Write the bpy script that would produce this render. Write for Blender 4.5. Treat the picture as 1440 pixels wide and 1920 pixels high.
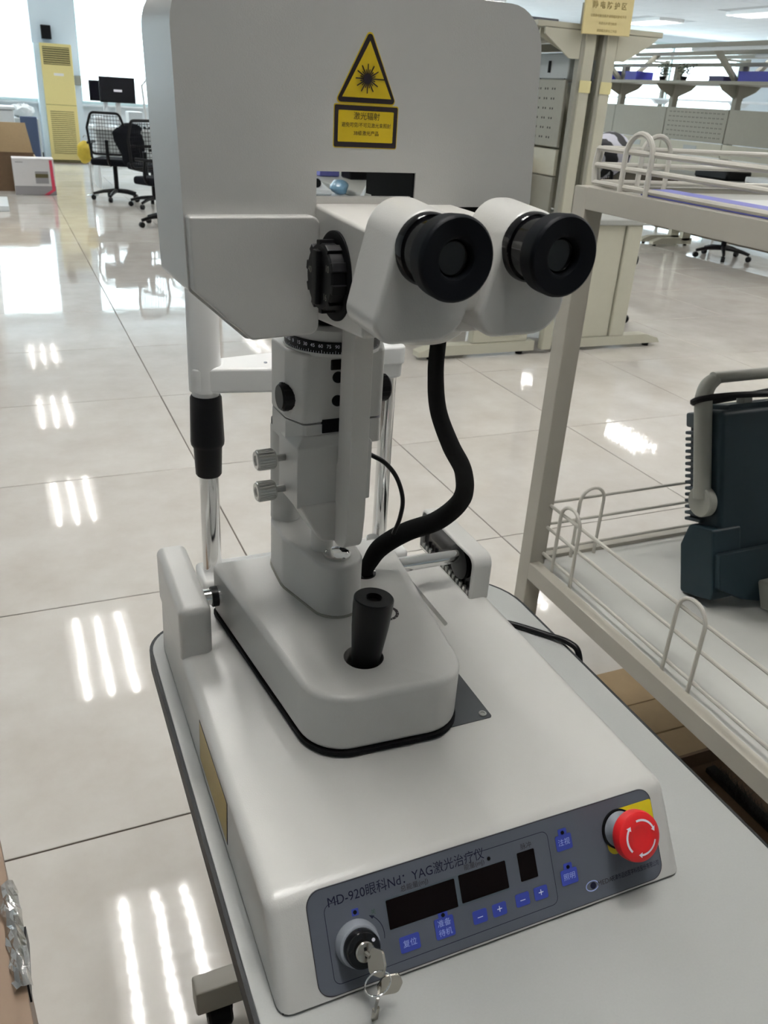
import bpy, bmesh, math, random
from mathutils import Vector, Matrix
random.seed(7)
for o in list(bpy.data.objects): bpy.data.objects.remove(o)
SC = bpy.context.scene
COL = SC.collection
# ------------------------------------------------------------------ camera
cam = bpy.data.cameras.new('camera'); CAM = bpy.data.objects.new('camera', cam); COL.objects.link(CAM)
R = ((0.919, -0.128, 0.373), (-0.390, -0.433, 0.813), (0.057, -0.892, -0.447))
cx = Vector((R[0][0], R[1][0], R[2][0])); cz = -Vector((R[0][2], R[1][2], R[2][2])).normalized()
cx = (cx - cz * cx.dot(cz)).normalized(); cy = cz.cross(cx)
m = Matrix((cx, cy, cz)).transposed().to_4x4(); m.translation = (0, 0, 1.4)
CAM.matrix_world = m
cam.sensor_fit = 'VERTICAL'; cam.sensor_height = 36; cam.lens = 29.25
cam.clip_start = 0.02; cam.clip_end = 100
cam.dof.use_dof = True; cam.dof.focus_distance = 0.85; cam.dof.aperture_fstop = 20
SC.camera = CAM
# ------------------------------------------------------------------ world, exposure
W = bpy.data.worlds.new('World'); SC.world = W; W.use_nodes = True
nt = W.node_tree; nt.nodes.clear()
out = nt.nodes.new('ShaderNodeOutputWorld'); bg = nt.nodes.new('ShaderNodeBackground')
bg.inputs['Color'].default_value = (0.86, 0.94, 1.0, 1); bg.inputs['Strength'].default_value = 3.2
nt.links.new(bg.outputs[0], out.inputs[0])
SC.view_settings.view_transform = 'Standard'; SC.view_settings.look = 'None'
SC.view_settings.gamma = 1; SC.view_settings.use_curve_mapping = False
SC.view_settings.exposure = 0.66
TUBE = 66.0          # fluorescent tube radiance

# ------------------------------------------------------------------ materials
def mat(name, col, rough=0.5, metal=0.0, var=0.05, scale=30, bump=0.0, bscale=600, emit=None, spec=0.5, coat=0.0):
    m = bpy.data.materials.new(name); m.use_nodes = True
    n = m.node_tree; b = n.nodes['Principled BSDF']
    tc = n.nodes.new('ShaderNodeTexCoord'); nz = n.nodes.new('ShaderNodeTexNoise'); nz.inputs['Scale'].default_value = scale
    nz.inputs['Detail'].default_value = 4
    n.links.new(tc.outputs['Object'], nz.inputs['Vector'])
    mx = n.nodes.new('ShaderNodeMix'); mx.data_type = 'RGBA'
    lo = [max(0, c * (1 - var)) for c in col]; hi = [min(1, c * (1 + var)) for c in col]
    mx.inputs[6].default_value = (*lo, 1); mx.inputs[7].default_value = (*hi, 1)
    n.links.new(nz.outputs[0], mx.inputs[0]); n.links.new(mx.outputs[2], b.inputs['Base Color'])
    b.inputs['Roughness'].default_value = rough; b.inputs['Metallic'].default_value = metal
    b.inputs['Specular IOR Level'].default_value = spec; b.inputs['Coat Weight'].default_value = coat; b.inputs['Coat Roughness'].default_value = 0.24
    if bump:
        n2 = n.nodes.new('ShaderNodeTexNoise'); n2.inputs['Scale'].default_value = bscale; n2.inputs['Detail'].default_value = 2
        n.links.new(tc.outputs['Object'], n2.inputs['Vector'])
        bp = n.nodes.new('ShaderNodeBump'); bp.inputs['Strength'].default_value = bump; bp.inputs['Distance'].default_value = 0.0005
        n.links.new(n2.outputs[0], bp.inputs['Height']); n.links.new(bp.outputs[0], b.inputs['Normal'])
    if emit:
        b.inputs['Emission Color'].default_value = (*emit[0], 1); b.inputs['Emission Strength'].default_value = emit[1]
    return m
WHITE = mat('device_white', (0.555, 0.55, 0.53), 0.34, var=0.02, bump=0.25, bscale=900, coat=0.35)
WHITE2 = mat('arm_white', (0.62, 0.605, 0.575), 0.35, var=0.02, bump=0.25, bscale=900)
CHINW = mat('chinrest_white', (0.80, 0.80, 0.79), 0.30, var=0.02)
TABLE = mat('table_laminate', (0.375, 0.385, 0.375), 0.42, var=0.04, scale=500)
EDGE = mat('table_edge_rubber', (0.022, 0.024, 0.026), 0.55, var=0.2, spec=0.3)
BLACK = mat('black_plastic', (0.005, 0.005, 0.006), 0.40, var=0.2, spec=0.2)
BLACKM = mat('black_matte', (0.004, 0.004, 0.005), 0.7, var=0.2, spec=0.15)
BLACKG = mat('black_gloss', (0.004, 0.004, 0.005), 0.10, var=0.1, spec=0.45)
RUBBER = mat('eyecup_rubber', (0.004, 0.005, 0.007), 0.5, var=0.2, spec=0.10)
LENS = mat('lens_dark', (0.001, 0.001, 0.0012), 0.05, spec=0.12)
HOSE = mat('hose_braid', (0.005, 0.005, 0.005), 0.85, spec=0.15, var=0.3, scale=900, bump=1.0, bscale=2500)
CHROME = mat('chrome', (0.78, 0.78, 0.77), 0.10, 1.0, var=0.03)
STEEL = mat('brushed_steel', (0.55, 0.55, 0.53), 0.28, 1.0, var=0.08)
NICKEL = mat('nickel', (0.50, 0.47, 0.42), 0.25, 1.0, var=0.1)
DPLATE = mat('dark_plate', (0.045, 0.050, 0.056), 0.42, var=0.1)
PANEL = mat('panel_grey', (0.088, 0.098, 0.122), 0.36, var=0.03)
BLUE = mat('button_blue', (0.030, 0.05, 0.33), 0.40, var=0.05)
INK = mat('ink_navy', (0.008, 0.008, 0.025), 0.6, var=0.05, spec=0.2)
INKB = mat('ink_black', (0.012, 0.005, 0.008), 0.45, var=0.05)
PRINT = mat('print_white', (0.75, 0.77, 0.85), 0.5, var=0.02)
PALEBL = mat('print_paleblue', (0.35, 0.42, 0.75), 0.5, var=0.02)
DISPLAY = mat('display_glass', (0.004, 0.002, 0.002), 0.25, var=0.1, spec=0.12)
RED = mat('estop_red', (0.62, 0.012, 0.015), 0.42, var=0.03)
YELLOW = mat('label_yellow', (0.66, 0.47, 0.012), 0.4, var=0.04)
YELPAD = mat('pad_yellow', (0.72, 0.58, 0.01), 0.45, var=0.03)
BRASSY = mat('label_ochre', (0.40, 0.28, 0.05), 0.4, var=0.15, scale=200)
CREAM = mat('cart_cream', (0.37, 0.35, 0.30), 0.42, var=0.05, scale=12)
WIRE = mat('cart_wire', (0.52, 0.50, 0.45), 0.38, var=0.05)
SHELFW = mat('cart_shelf', (0.50, 0.505, 0.48), 0.5, var=0.10, scale=7)
TEAL = mat('scope_teal', (0.009, 0.022, 0.030), 0.5, var=0.1, spec=0.3)
SCOPEG = mat('scope_grey', (0.30, 0.30, 0.265), 0.45, var=0.05)
VENT = mat('scope_vent', (0.03, 0.045, 0.055), 0.5)
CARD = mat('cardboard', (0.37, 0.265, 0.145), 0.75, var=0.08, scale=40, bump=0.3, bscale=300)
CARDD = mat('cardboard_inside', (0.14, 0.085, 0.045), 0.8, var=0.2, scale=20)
BRIST = mat('brush_bristle', (0.02, 0.017, 0.012), 0.8, var=0.6, scale=60)
WOOD = mat('case_wood', (0.27, 0.185, 0.125), 0.5, var=0.15, scale=9)
FOIL = mat('crumpled_chrome', (0.85, 0.85, 0.84), 0.12, 1.0, bump=1.0, bscale=120)
BENCH = mat('bench_cream', (0.50, 0.49, 0.40), 0.45, var=0.03)
BENCHG = mat('bench_grey', (0.30, 0.295, 0.25), 0.5, var=0.05)
WORKTOP = mat('worktop_grey', (0.36, 0.37, 0.35), 0.5, var=0.05)
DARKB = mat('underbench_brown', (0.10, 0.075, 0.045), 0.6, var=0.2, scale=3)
SIGNY = mat('sign_yellow', (0.75, 0.64, 0.33), 0.4, var=0.03)
SIGNINK = mat('sign_ink', (0.36, 0.27, 0.10), 0.5)
TAPE = mat('tape_yellow', (0.72, 0.66, 0.35), 0.5)
INSTR = mat('instrument_greyblue', (0.40, 0.43, 0.43), 0.45)
BIN = mat('bin_blue', (0.03, 0.035, 0.36), 0.45)
BINP = mat('tray_violet', (0.16, 0.17, 0.52), 0.45, var=0.1)
BAGB = mat('bag_blue', (0.14, 0.27, 0.38), 0.25, var=0.3, scale=20)
PAPER = mat('paper', (0.72, 0.74, 0.73), 0.6)
ACY = mat('ac_cream', (0.66, 0.56, 0.24), 0.45, var=0.03)
ACW = mat('ac_side', (0.55, 0.66, 0.72), 0.5)
ACD = mat('ac_dark', (0.10, 0.085, 0.03), 0.6)
WALL = mat('wall_paint', (0.78, 0.84, 0.88), 0.7, var=0.02, scale=2)
CEIL = mat('ceiling_panel', (0.70, 0.73, 0.76), 0.8, var=0.03, scale=4)
CEILG = mat('ceiling_grid', (0.45, 0.47, 0.49), 0.6)
GROUT = mat('grout', (0.13, 0.10, 0.08), 0.8)
ALU = mat('window_frame', (0.60, 0.72, 0.72), 0.4)
SKIRT = mat('skirting_black', (0.02, 0.02, 0.022), 0.4)
SCREEN = mat('monitor_screen', (0.008, 0.008, 0.012), 0.2)
CLOTH = mat('chair_black', (0.006, 0.007, 0.010), 0.85, var=0.3, spec=0.15)
BOXW = mat('carton_white', (0.68, 0.66, 0.66), 0.5, var=0.02)
PINK = mat('ribbon_red', (0.60, 0.05, 0.10), 0.5)
GREYP = mat('carton_print', (0.30, 0.29, 0.30), 0.5)
GREEN = mat('plant_green', (0.02, 0.045, 0.015), 0.6, var=0.4)
WHITEP = mat('white_plastic', (0.72, 0.76, 0.78), 0.35)
GREYK = mat('lock_grey', (0.26, 0.28, 0.32), 0.25, var=0.05, spec=0.7)
TUBEM = mat('lamp_tube', (0.9, 0.9, 0.9), 0.5, emit=((1.0, 0.98, 0.94), TUBE))
REFL = mat('lamp_reflector', (0.9, 0.9, 0.89), 0.32, 0.6, var=0.02)
LOUV = mat('lamp_louvre', (0.30, 0.30, 0.30), 0.5)

# glass pane: mostly clear, slightly reflective
GLASS = bpy.data.materials.new('window_glass'); GLASS.use_nodes = True
n = GLASS.node_tree; n.nodes.clear()
o_ = n.nodes.new('ShaderNodeOutputMaterial'); mxs = n.nodes.new('ShaderNodeMixShader'); tr = n.nodes.new('ShaderNodeBsdfTransparent'); gl = n.nodes.new('ShaderNodeBsdfGlossy')
tr.inputs[0].default_value = (0.95, 1, 1, 1); gl.inputs['Roughness'].default_value = 0.05; mxs.inputs[0].default_value = 0.06
n.links.new(tr.outputs[0], mxs.inputs[1]); n.links.new(gl.outputs[0], mxs.inputs[2]); n.links.new(mxs.outputs[0], o_.inputs[0])

# polished porcelain tile
TILE = bpy.data.materials.new('polished_tile'); TILE.use_nodes = True
n = TILE.node_tree; b = n.nodes['Principled BSDF']
geo = n.nodes.new('ShaderNodeNewGeometry'); n1 = n.nodes.new('ShaderNodeTexNoise'); n1.inputs['Scale'].default_value = 3.5; n1.inputs['Detail'].default_value = 8; n1.inputs['Roughness'].default_value = 0.65
n.links.new(geo.outputs['Position'], n1.inputs['Vector'])
cr = n.nodes.new('ShaderNodeValToRGB'); cr.color_ramp.elements[0].position = 0.3; cr.color_ramp.elements[1].position = 0.7
cr.color_ramp.elements[0].color = (0.60, 0.56, 0.51, 1); cr.color_ramp.elements[1].color = (0.71, 0.685, 0.645, 1)
n.links.new(n1.outputs[0], cr.inputs[0])
oi = n.nodes.new('ShaderNodeObjectInfo'); mr = n.nodes.new('ShaderNodeMapRange'); mr.inputs[3].default_value = 0.96; mr.inputs[4].default_value = 1.03
n.links.new(oi.outputs['Random'], mr.inputs[0])
mm = n.nodes.new('ShaderNodeMix'); mm.data_type = 'RGBA'; mm.blend_type = 'MULTIPLY'; mm.inputs[0].default_value = 1
n.links.new(cr.outputs[0], mm.inputs[6]); n.links.new(mr.outputs[0], mm.inputs[7]); n.links.new(mm.outputs[2], b.inputs['Base Color'])
n3 = n.nodes.new('ShaderNodeTexNoise'); n3.inputs['Scale'].default_value = 5; n.links.new(geo.outputs['Position'], n3.inputs['Vector'])
bp = n.nodes.new('ShaderNodeBump'); bp.inputs['Strength'].default_value = 0.05; bp.inputs['Distance'].default_value = 0.01
n.links.new(n3.outputs[0], bp.inputs['Height']); n.links.new(bp.outputs[0], b.inputs['Normal'])
b.inputs['Roughness'].default_value = 0.045; b.inputs['Specular IOR Level'].default_value = 0.62

# ------------------------------------------------------------------ helpers
def tag(o, label=None, cat=None, group=None, kind=None):
    if label: o['label'] = label
    if cat: o['category'] = cat
    if group: o['group'] = group
    if kind: o['kind'] = kind
    return o
def thing(name, loc, label, cat, group=None):
    o = bpy.data.objects.new(name, None); COL.objects.link(o); o.location = loc; o.empty_display_size = 0.05
    return tag(o, label, cat, group)
WORLD = {}
def origin(p):
    v = Vector((0, 0, 0))
    while p: v = v + p.location; p = p.parent
    return v
def fillet(pts, rad, seg=6):
    """round the corners of a 2D polygon; rad is a number or a list"""
    n = len(pts); res = []
    if not hasattr(rad, '__len__'): rad = [rad] * n
    for i in range(n):
        p = Vector(pts[i]); a = Vector(pts[i - 1]) - p; c = Vector(pts[(i + 1) % n]) - p; r = rad[i]
        if r <= 0: res.append(tuple(p)); continue
        la, lc = a.length, c.length; a.normalize(); c.normalize()
        ang = math.acos(max(-1, min(1, a.dot(c)))); d = min(r / math.tan(ang / 2), la * 0.49, lc * 0.49); r = d * math.tan(ang / 2)
        s = p + a * d; e = p + c * d; ce = p + (a + c).normalized() * (r / math.sin(ang / 2))
        v0 = s - ce; v1 = e - ce; th = math.atan2(v0.x * v1.y - v0.y * v1.x, v0.dot(v1))
        for k in range(seg + 1):
            t = th * k / seg; res.append((ce.x + v0.x * math.cos(t) - v0.y * math.sin(t), ce.y + v0.x * math.sin(t) + v0.y * math.cos(t)))
    return res
class B:
    def __init__(s): s.bm = bmesh.new()
    def _new(s, verts, faces):
        vs = [s.bm.verts.new(v) for v in verts]
        for f in faces:
            try: s.bm.faces.new([vs[i] for i in f])
            except ValueError: pass
        return vs
    def bevel(s, w, seg=3, ang=35, sel=None):
        s.bm.normal_update()
        es = [e for e in s.bm.edges if len(e.link_faces) == 2 and e.calc_face_angle(0) > math.radians(ang) and (sel is None or sel(e))]
        bmesh.ops.bevel(s.bm, geom=es, offset=w, segments=seg, profile=0.5, affect='EDGES', clamp_overlap=True); return s
    def box(s, x0, x1, y0, y1, z0, z1):
        v = [(x, y, z) for z in (z0, z1) for y in (y0, y1) for x in (x0, x1)]
        s._new(v, [(0, 2, 3, 1), (4, 5, 7, 6), (0, 1, 5, 4), (2, 6, 7, 3), (0, 4, 6, 2), (1, 3, 7, 5)]); return s
    def hexa(s, v):
        s._new(v, [(0, 3, 2, 1), (4, 5, 6, 7), (0, 1, 5, 4), (1, 2, 6, 5), (2, 3, 7, 6), (3, 0, 4, 7)]); return s
    def prism(s, poly, axis, a, b, poly2=None):
        """axis x: poly=(y,z); y: (x,z); z: (x,y)"""
        def P(p, t): return {'x': (t, p[0], p[1]), 'y': (p[0], t, p[1]), 'z': (p[0], p[1], t)}[axis]
        k = len(poly); q = poly2 or poly
        vs = s._new([P(p, a) for p in poly] + [P(p, b) for p in q], [tuple(range(k))[::-1], tuple(range(k, 2 * k))] + [(i, (i + 1) % k, k + (i + 1) % k, k + i) for i in range(k)])
        bmesh.ops.recalc_face_normals(s.bm, faces=s.bm.faces[:]); return s
    def lathe(s, prof, p0, ax, n=32, ref=None):
        """prof: list of (radius, t) along axis ax from p0"""
        p0 = Vector(p0); ax = Vector(ax).normalized(); r0 = Vector(ref) if ref else (Vector((0, 0, 1)) if abs(ax.z) < 0.9 else Vector((1, 0, 0)))
        e1 = ax.cross(r0).normalized(); e2 = ax.cross(e1)
        rings = []
        for r, t in prof:
            c = p0 + ax * t
            if r <= 1e-6: rings.append([s.bm.verts.new(c)])
            else: rings.append([s.bm.verts.new(c + (e1 * math.cos(2 * math.pi * i / n) + e2 * math.sin(2 * math.pi * i / n)) * r) for i in range(n)])
        for A, C in zip(rings, rings[1:]):
            for i in range(n):
                j = (i + 1) % n
                f = [A[i], A[j], C[j], C[i]] if len(A) > 1 and len(C) > 1 else ([A[0], C[j], C[i]] if len(A) == 1 else [A[i], A[j], C[0]])
                try: s.bm.faces.new(f)
                except ValueError: pass
        for ring, fl in ((rings[0], True), (rings[-1], False)):
            if len(ring) > 1:
                try: s.bm.faces.new(ring[::-1] if fl else ring)
                except ValueError: pass
        bmesh.ops.recalc_face_normals(s.bm, faces=s.bm.faces[:]); return s
    def cyl(s, p0, p1, r, n=24, r2=None, ch=0.0):
        p0 = Vector(p0); d = Vector(p1) - p0; L = d.length; r2 = r if r2 is None else r2
        pr = [(r - ch, 0), (r, ch), (r2, L - ch), (r2 - ch, L)] if ch else [(r, 0), (r2, L)]
        return s.lathe(pr, p0, d, n)
    def tube(s, pts, r, n=12, smooth=6):
        P = [Vector(p) for p in pts]; rs = r if hasattr(r, '__len__') else [r] * len(P)
        if smooth > 1 and len(P) > 2:
            Q = []; RR = []
            E = [P[0] * 2 - P[1]] + P + [P[-1] * 2 - P[-2]]; ER = [rs[0]] + list(rs) + [rs[-1]]
            for i in range(1, len(E) - 2):
                for k in range(smooth):
                    t = k / smooth; a, b_, c, d = E[i - 1], E[i], E[i + 1], E[i + 2]
                    Q.append(0.5 * ((2 * b_) + (c - a) * t + (2 * a - 5 * b_ + 4 * c - d) * t * t + (3 * b_ - a - 3 * c + d) * t ** 3)); RR.append(ER[i] * (1 - t) + ER[i + 1] * t)
            Q.append(P[-1]); RR.append(rs[-1]); P, rs = Q, RR
        nrm = None; rings = []
        for i, p in enumerate(P):
            d = (P[min(i + 1, len(P) - 1)] - P[max(i - 1, 0)]).normalized()
            if nrm is None: nrm = d.orthogonal().normalized()
            nrm = (nrm - d * nrm.dot(d)).normalized(); bi = d.cross(nrm)
            rings.append([s.bm.verts.new(p + (nrm * math.cos(2 * math.pi * k / n) + bi * math.sin(2 * math.pi * k / n)) * rs[i]) for k in range(n)])
        for A, C in zip(rings, rings[1:]):
            for i in range(n): s.bm.faces.new([A[i], A[(i + 1) % n], C[(i + 1) % n], C[i]])
        s.bm.faces.new(rings[0][::-1]); s.bm.faces.new(rings[-1]); return s
    def sphere(s, c, r, sc=(1, 1, 1), u=16, v=10):
        mt = Matrix.Translation(c) @ Matrix.Diagonal((r * sc[0], r * sc[1], r * sc[2], 1))
        bmesh.ops.create_uvsphere(s.bm, u_segments=u, v_segments=v, radius=1, matrix=mt); return s
    def xf(s, mtx): bmesh.ops.transform(s.bm, matrix=mtx, verts=s.bm.verts[:]); return s
    def build(s, name, m, parent=None, label=None, flat=False, kind=None, ang=38, mtx=None):
        if mtx is not None: s.xf(mtx)
        off = origin(parent)
        if off.length: s.xf(Matrix.Translation(-off))
        s.bm.normal_update()
        me = bpy.data.meshes.new(name)
        if not flat:
            for f in s.bm.faces: f.smooth = True
            for e in s.bm.edges: e.smooth = not (len(e.link_faces) == 2 and e.calc_face_angle(0) > math.radians(ang))
        s.bm.to_mesh(me); s.bm.free(); me.materials.append(m)
        o = bpy.data.objects.new(name, me); COL.objects.link(o); o.parent = parent
        if not flat and 8 < len(me.polygons) < 6000 and kind is None:
            wn = o.modifiers.new('wn', 'WEIGHTED_NORMAL'); wn.keep_sharp = True; wn.weight = 50
        if label: o['label'] = label
        if kind: o['kind'] = kind
        return o
def cut(o, cutter):
    """boolean-subtract the bmesh builder `cutter` (world space) from o, baked"""
    off = origin(o); c = cutter.build('cutter', WHITE)
    c.location = -off
    md = o.modifiers.new('b', 'BOOLEAN'); md.operation = 'DIFFERENCE'; md.object = c; md.solver = 'EXACT'
    # both objects must share a frame while the modifier runs
    c.location = Vector((0, 0, 0))
    bpy.context.view_layer.update(); dg = bpy.context.evaluated_depsgraph_get()
    me = bpy.data.meshes.new_from_object(o.evaluated_get(dg)); o.modifiers.clear(); old = o.data; o.data = me
    bm = bmesh.new(); bm.from_mesh(me); bm.normal_update()
    for f in bm.faces: f.smooth = True
    for e in bm.edges: e.smooth = not (len(e.link_faces) == 2 and e.calc_face_angle(0) > math.radians(33))
    bm.to_mesh(me); bm.free()
    while len(me.materials) > 1: me.materials.pop()
    bpy.data.objects.remove(c); bpy.data.meshes.remove(old)
def text(body, size, mtx, m, parent, name='lettering', sx=1.0, bold=0.0, wrap=None, align='CENTER'):
    cu = bpy.data.curves.new('t', 'FONT'); cu.body = body; cu.size = size; cu.align_x = align; cu.align_y = 'CENTER'; cu.offset = bold; cu.resolution_u = 3
    to = bpy.data.objects.new('t', cu); COL.objects.link(to)
    bpy.context.view_layer.update(); me = to.evaluated_get(bpy.context.evaluated_depsgraph_get()).to_mesh()
    bm = bmesh.new(); bm.from_mesh(me); bpy.data.objects.remove(to)
    bmesh.ops.transform(bm, matrix=Matrix.Diagonal((sx, 1, 1, 1)), verts=bm.verts[:])
    if wrap:
        for v in bm.verts: v.co = wrap(v.co)
    else: bmesh.ops.transform(bm, matrix=mtx, verts=bm.verts[:])
    w = B(); w.bm.free(); w.bm = bm
    return w.build(name, m, parent, flat=True, kind=None)
def axes(o, x, y):
    x = Vector(x).normalized(); y = Vector(y).normalized(); z = x.cross(y)
    mt = Matrix((x, y, z)).transposed().to_4x4(); mt.translation = o; return mt
def copytree(o, parent=None):
    c = o.copy(); COL.objects.link(c); c.parent = parent
    for ch in list(o.children): copytree(ch, c)
    return c
def rrect(x0, x1, y0, y1, r, seg=5): return fillet([(x0, y0), (x1, y0), (x1, y1), (x0, y1)], r, seg)

# ================================================================== room shell
ZC = 3.0; YB = 17.6; XR = 18.0; XL = -3.0; YF = -6.0
fl = tag(B().box(XL, XR, YF, YB, -0.06, -0.0035).build('floor', GROUT), 'polished cream porcelain tile floor with thin dark joints', kind='structure')
TP = 0.905; TX = 0.597; TY = 1.337
tm = B().box(-TP / 2 + 0.0022, TP / 2 - 0.0022, -TP / 2 + 0.0022, TP / 2 - 0.0022, -0.0035, 0).bevel(0.0012, 1)
spots = []
i0 = math.ceil((XL - TX) / TP); i1 = math.floor((XR - TX) / TP); j0 = math.ceil((YF - TY) / TP); j1 = math.floor((YB - TY) / TP)
for i in range(i0, i1):
    for j in range(j0, j1):
        x = TX + (i + 0.5) * TP; y = TY + (j + 0.5) * TP
        a = math.degrees(math.atan2(x, y)); vis = -22 < a < 62 and y > 0.2
        spots.append((math.hypot(x, y) + (0 if vis else 100), x, y))
spots.sort()
t0 = tm.build('tile', TILE, fl)
for k, (d, x, y) in enumerate(spots[:290]):
    t = t0 if k == 0 else bpy.data.objects.new('tile', t0.data)
    if k: COL.objects.link(t); t.parent = fl
    t.location = (x, y, 0)
far = B()
for d, x, y in spots[290:]:
    h = TP / 2 - 0.0022; vs = [far.bm.verts.new((x + sx * h, y + sy * h, 0)) for sx, sy in ((-1, -1), (1, -1), (1, 1), (-1, 1))]; far.bm.faces.new(vs)
far.build('tile_field', TILE, fl, kind='stuff', flat=True)

ce = tag(B().box(XL, XR, YF, YB, ZC + 0.012, ZC + 0.1).build('ceiling', CEILG), 'suspended ceiling of pale square panels', kind='structure')
cp = B().box(-0.294, 0.294, -0.294, 0.294, 0.0, 0.012).bevel(0.003, 1).build('ceiling_panel', CEIL, ce)
LX = [-0.0 + 0.3, 4.2, 8.1, 12.0, 15.9]; LY = [0.5, 3.05, 6.15, 9.25, 12.3, 15.2]  # first LY row is unseen, added overhead to brighten the slit lamp base
lamps = [(x, y) for x in LX for y in LY]
def inlamp(x, y): return any(abs(x - lx) < 0.31 and abs(y - ly) < 0.62 for lx, ly in lamps)
cs = []
i = 0
for a in range(int((XR - XL) / 0.6)):
    for b_ in range(int((YB - YF) / 0.6)):
        x = XL + 0.3 + a * 0.6; y = YB - 0.3 - b_ * 0.6
        if inlamp(x, y): continue
        cs.append((0 if (x > 7 and y > 8) else 1, y * -1, x, y))
cs.sort(); first = True
for c in cs[:280]:
    p = cp if first else bpy.data.objects.new('ceiling_panel', cp.data)
    if not first: COL.objects.link(p); p.parent = ce
    p.location = (c[2], c[3], ZC); first = False
far = B()
for c in cs[280:]:
    vs = [far.bm.verts.new((c[2] + sx * 0.294, c[3] + sy * 0.294, ZC + 0.001)) for sx, sy in ((-1, -1), (-1, 1), (1, 1), (1, -1))]; far.bm.faces.new(vs)
far.build('ceiling_panel_field', CEIL, ce, kind='stuff', flat=True)

# walls with window openings
tag(B().box(XL - 0.15, XL, YF, YB, 0, ZC).build('wall_left', WALL), 'pale blue-white painted wall', kind='structure')
tag(B().box(XR, XR + 0.15, YF, YB, 0, ZC).build('wall_right', WALL), 'pale blue-white painted wall', kind='structure')
tag(B().box(XL, XR, YF - 0.15, YF, 0, ZC).build('wall_front', WALL), 'pale wall behind the viewer', kind='structure')
WINS = [(-2.7, 0.86), (1.52, 5.6), (6.4, 10.4), (12.6, 16.8)]
SILL = 0.95; WT = 2.85
wb = B(); wb.box(XL, XR, YB, YB + 0.2, 0, SILL); wb.box(XL, XR, YB, YB + 0.2, WT, ZC)
xs = [XL] + [v for w in WINS for v in w] + [XR]
for k in range(0, len(xs), 2): wb.box(xs[k], xs[k + 1], YB, YB + 0.2, SILL, WT)
tag(wb.build('wall_back', WALL), 'pale wall with wide bright windows', kind='structure')
tag(B().box(0.80, 1.53, YB - 0.22, YB, 0, ZC).build('trim_1', WALL), 'square pale blue pillar between the windows', kind='structure')
tag(B().box(XL, 0.8, YB - 0.02, YB, 0, 0.12).box(1.53, XR, YB - 0.02, YB, 0, 0.12).build('baseboard_back', SKIRT), 'black skirting', kind='structure')
for k, (a, c) in enumerate(WINS):
    fr = B(); t = 0.05
    fr.box(a, c, YB + 0.02, YB + 0.08, SILL, SILL + t).box(a, c, YB + 0.02, YB + 0.08, WT - t, WT).box(a, a + t, YB + 0.02, YB + 0.08, SILL + t, WT - t).box(c - t, c, YB + 0.02, YB + 0.08, SILL + t, WT - t)
    nb = 2
    for q in range(1, nb): x = a + (c - a) * q / nb; fr.box(x - t / 2, x + t / 2, YB + 0.02, YB + 0.08, SILL + t, WT - t)
    w = tag(fr.build('window_%d' % (k + 1), ALU), 'wide aluminium-framed window, overexposed white', kind='structure')
    for q in range(nb):
        x0 = a + (c - a) * q / nb + t / 2; x1 = a + (c - a) * (q + 1) / nb - t / 2
        B().box(x0, x1, YB + 0.045, YB + 0.052, SILL + t, WT - t).build('pane', GLASS, w)
    B().box(a - 0.05, c + 0.05, YB - 0.10, YB + 0.02, SILL - 0.03, SILL).build('window_sill', WHITEP, w)

# ceiling lights: recessed louvred troffers with three tubes
def troffer():
    t = thing('ceiling_light', (0, 0, ZC), 'recessed louvred ceiling light with three fluorescent tubes', 'ceiling light', 'louvred lights in the ceiling rows')
    f = B(); w, l = 0.298, 0.595
    f.box(-w, -w + 0.02, -l, l, ZC - 0.012, ZC + 0.011).box(w - 0.02, w, -l, l, ZC - 0.012, ZC + 0.011).box(-w + 0.02, w - 0.02, -l, -l + 0.02, ZC - 0.012, ZC + 0.011).box(-w + 0.02, w - 0.02, l - 0.02, l, ZC - 0.012, ZC + 0.011)
    f.build('frame', REFL, t, flat=True)
    for x in (-0.184, 0, 0.184):
        prof = [(x + 0.091 * math.cos(a), ZC - 0.040 + 0.049 * math.sin(a) ** 0.8) for a in [math.radians(d) for d in (0, 12, 28, 48, 70, 90, 110, 132, 152, 168, 180)]]
        q = B(); A = [q.bm.verts.new((px, -l + 0.02, pz)) for px, pz in prof]; C_ = [q.bm.verts.new((px, l - 0.02, pz)) for px, pz in prof]
        for k in range(len(prof) - 1): q.bm.faces.new([A[k], A[k + 1], C_[k + 1], C_[k]])
        q.build('reflector', REFL, t)
    for x in (-0.184, 0, 0.184):
        B().cyl((x, -l + 0.03, ZC - 0.014), (x, l - 0.03, ZC - 0.014), 0.013, 10).build('tube', TUBEM, t)
    lv = B()
    for x in (-0.092, 0.092): lv.box(x - 0.0025, x + 0.0025, -l + 0.02, l - 0.02, ZC - 0.050, ZC - 0.038)
    for k in range(1, 12):
        y = -l + k * 2 * l / 12; lv.box(-w + 0.02, w - 0.02, y - 0.005, y + 0.005, ZC - 0.050, ZC - 0.004)
    lv.build('louvre', LOUV, t, flat=True)
    B().box(-w, -w + 0.004, -l, l, ZC - 0.052, ZC - 0.012).box(w - 0.004, w, -l, l, ZC - 0.052, ZC - 0.012).box(-w, w, -l, -l + 0.004, ZC - 0.052, ZC - 0.012).box(-w, w, l - 0.004, l, ZC - 0.052, ZC - 0.012).build('skirt', REFL, t, flat=True)
    return t
tro = troffer()
for k, (x, y) in enumerate(lamps):
    t = tro if k == 0 else copytree(tro)
    t.location = (x, y, ZC)

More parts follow.
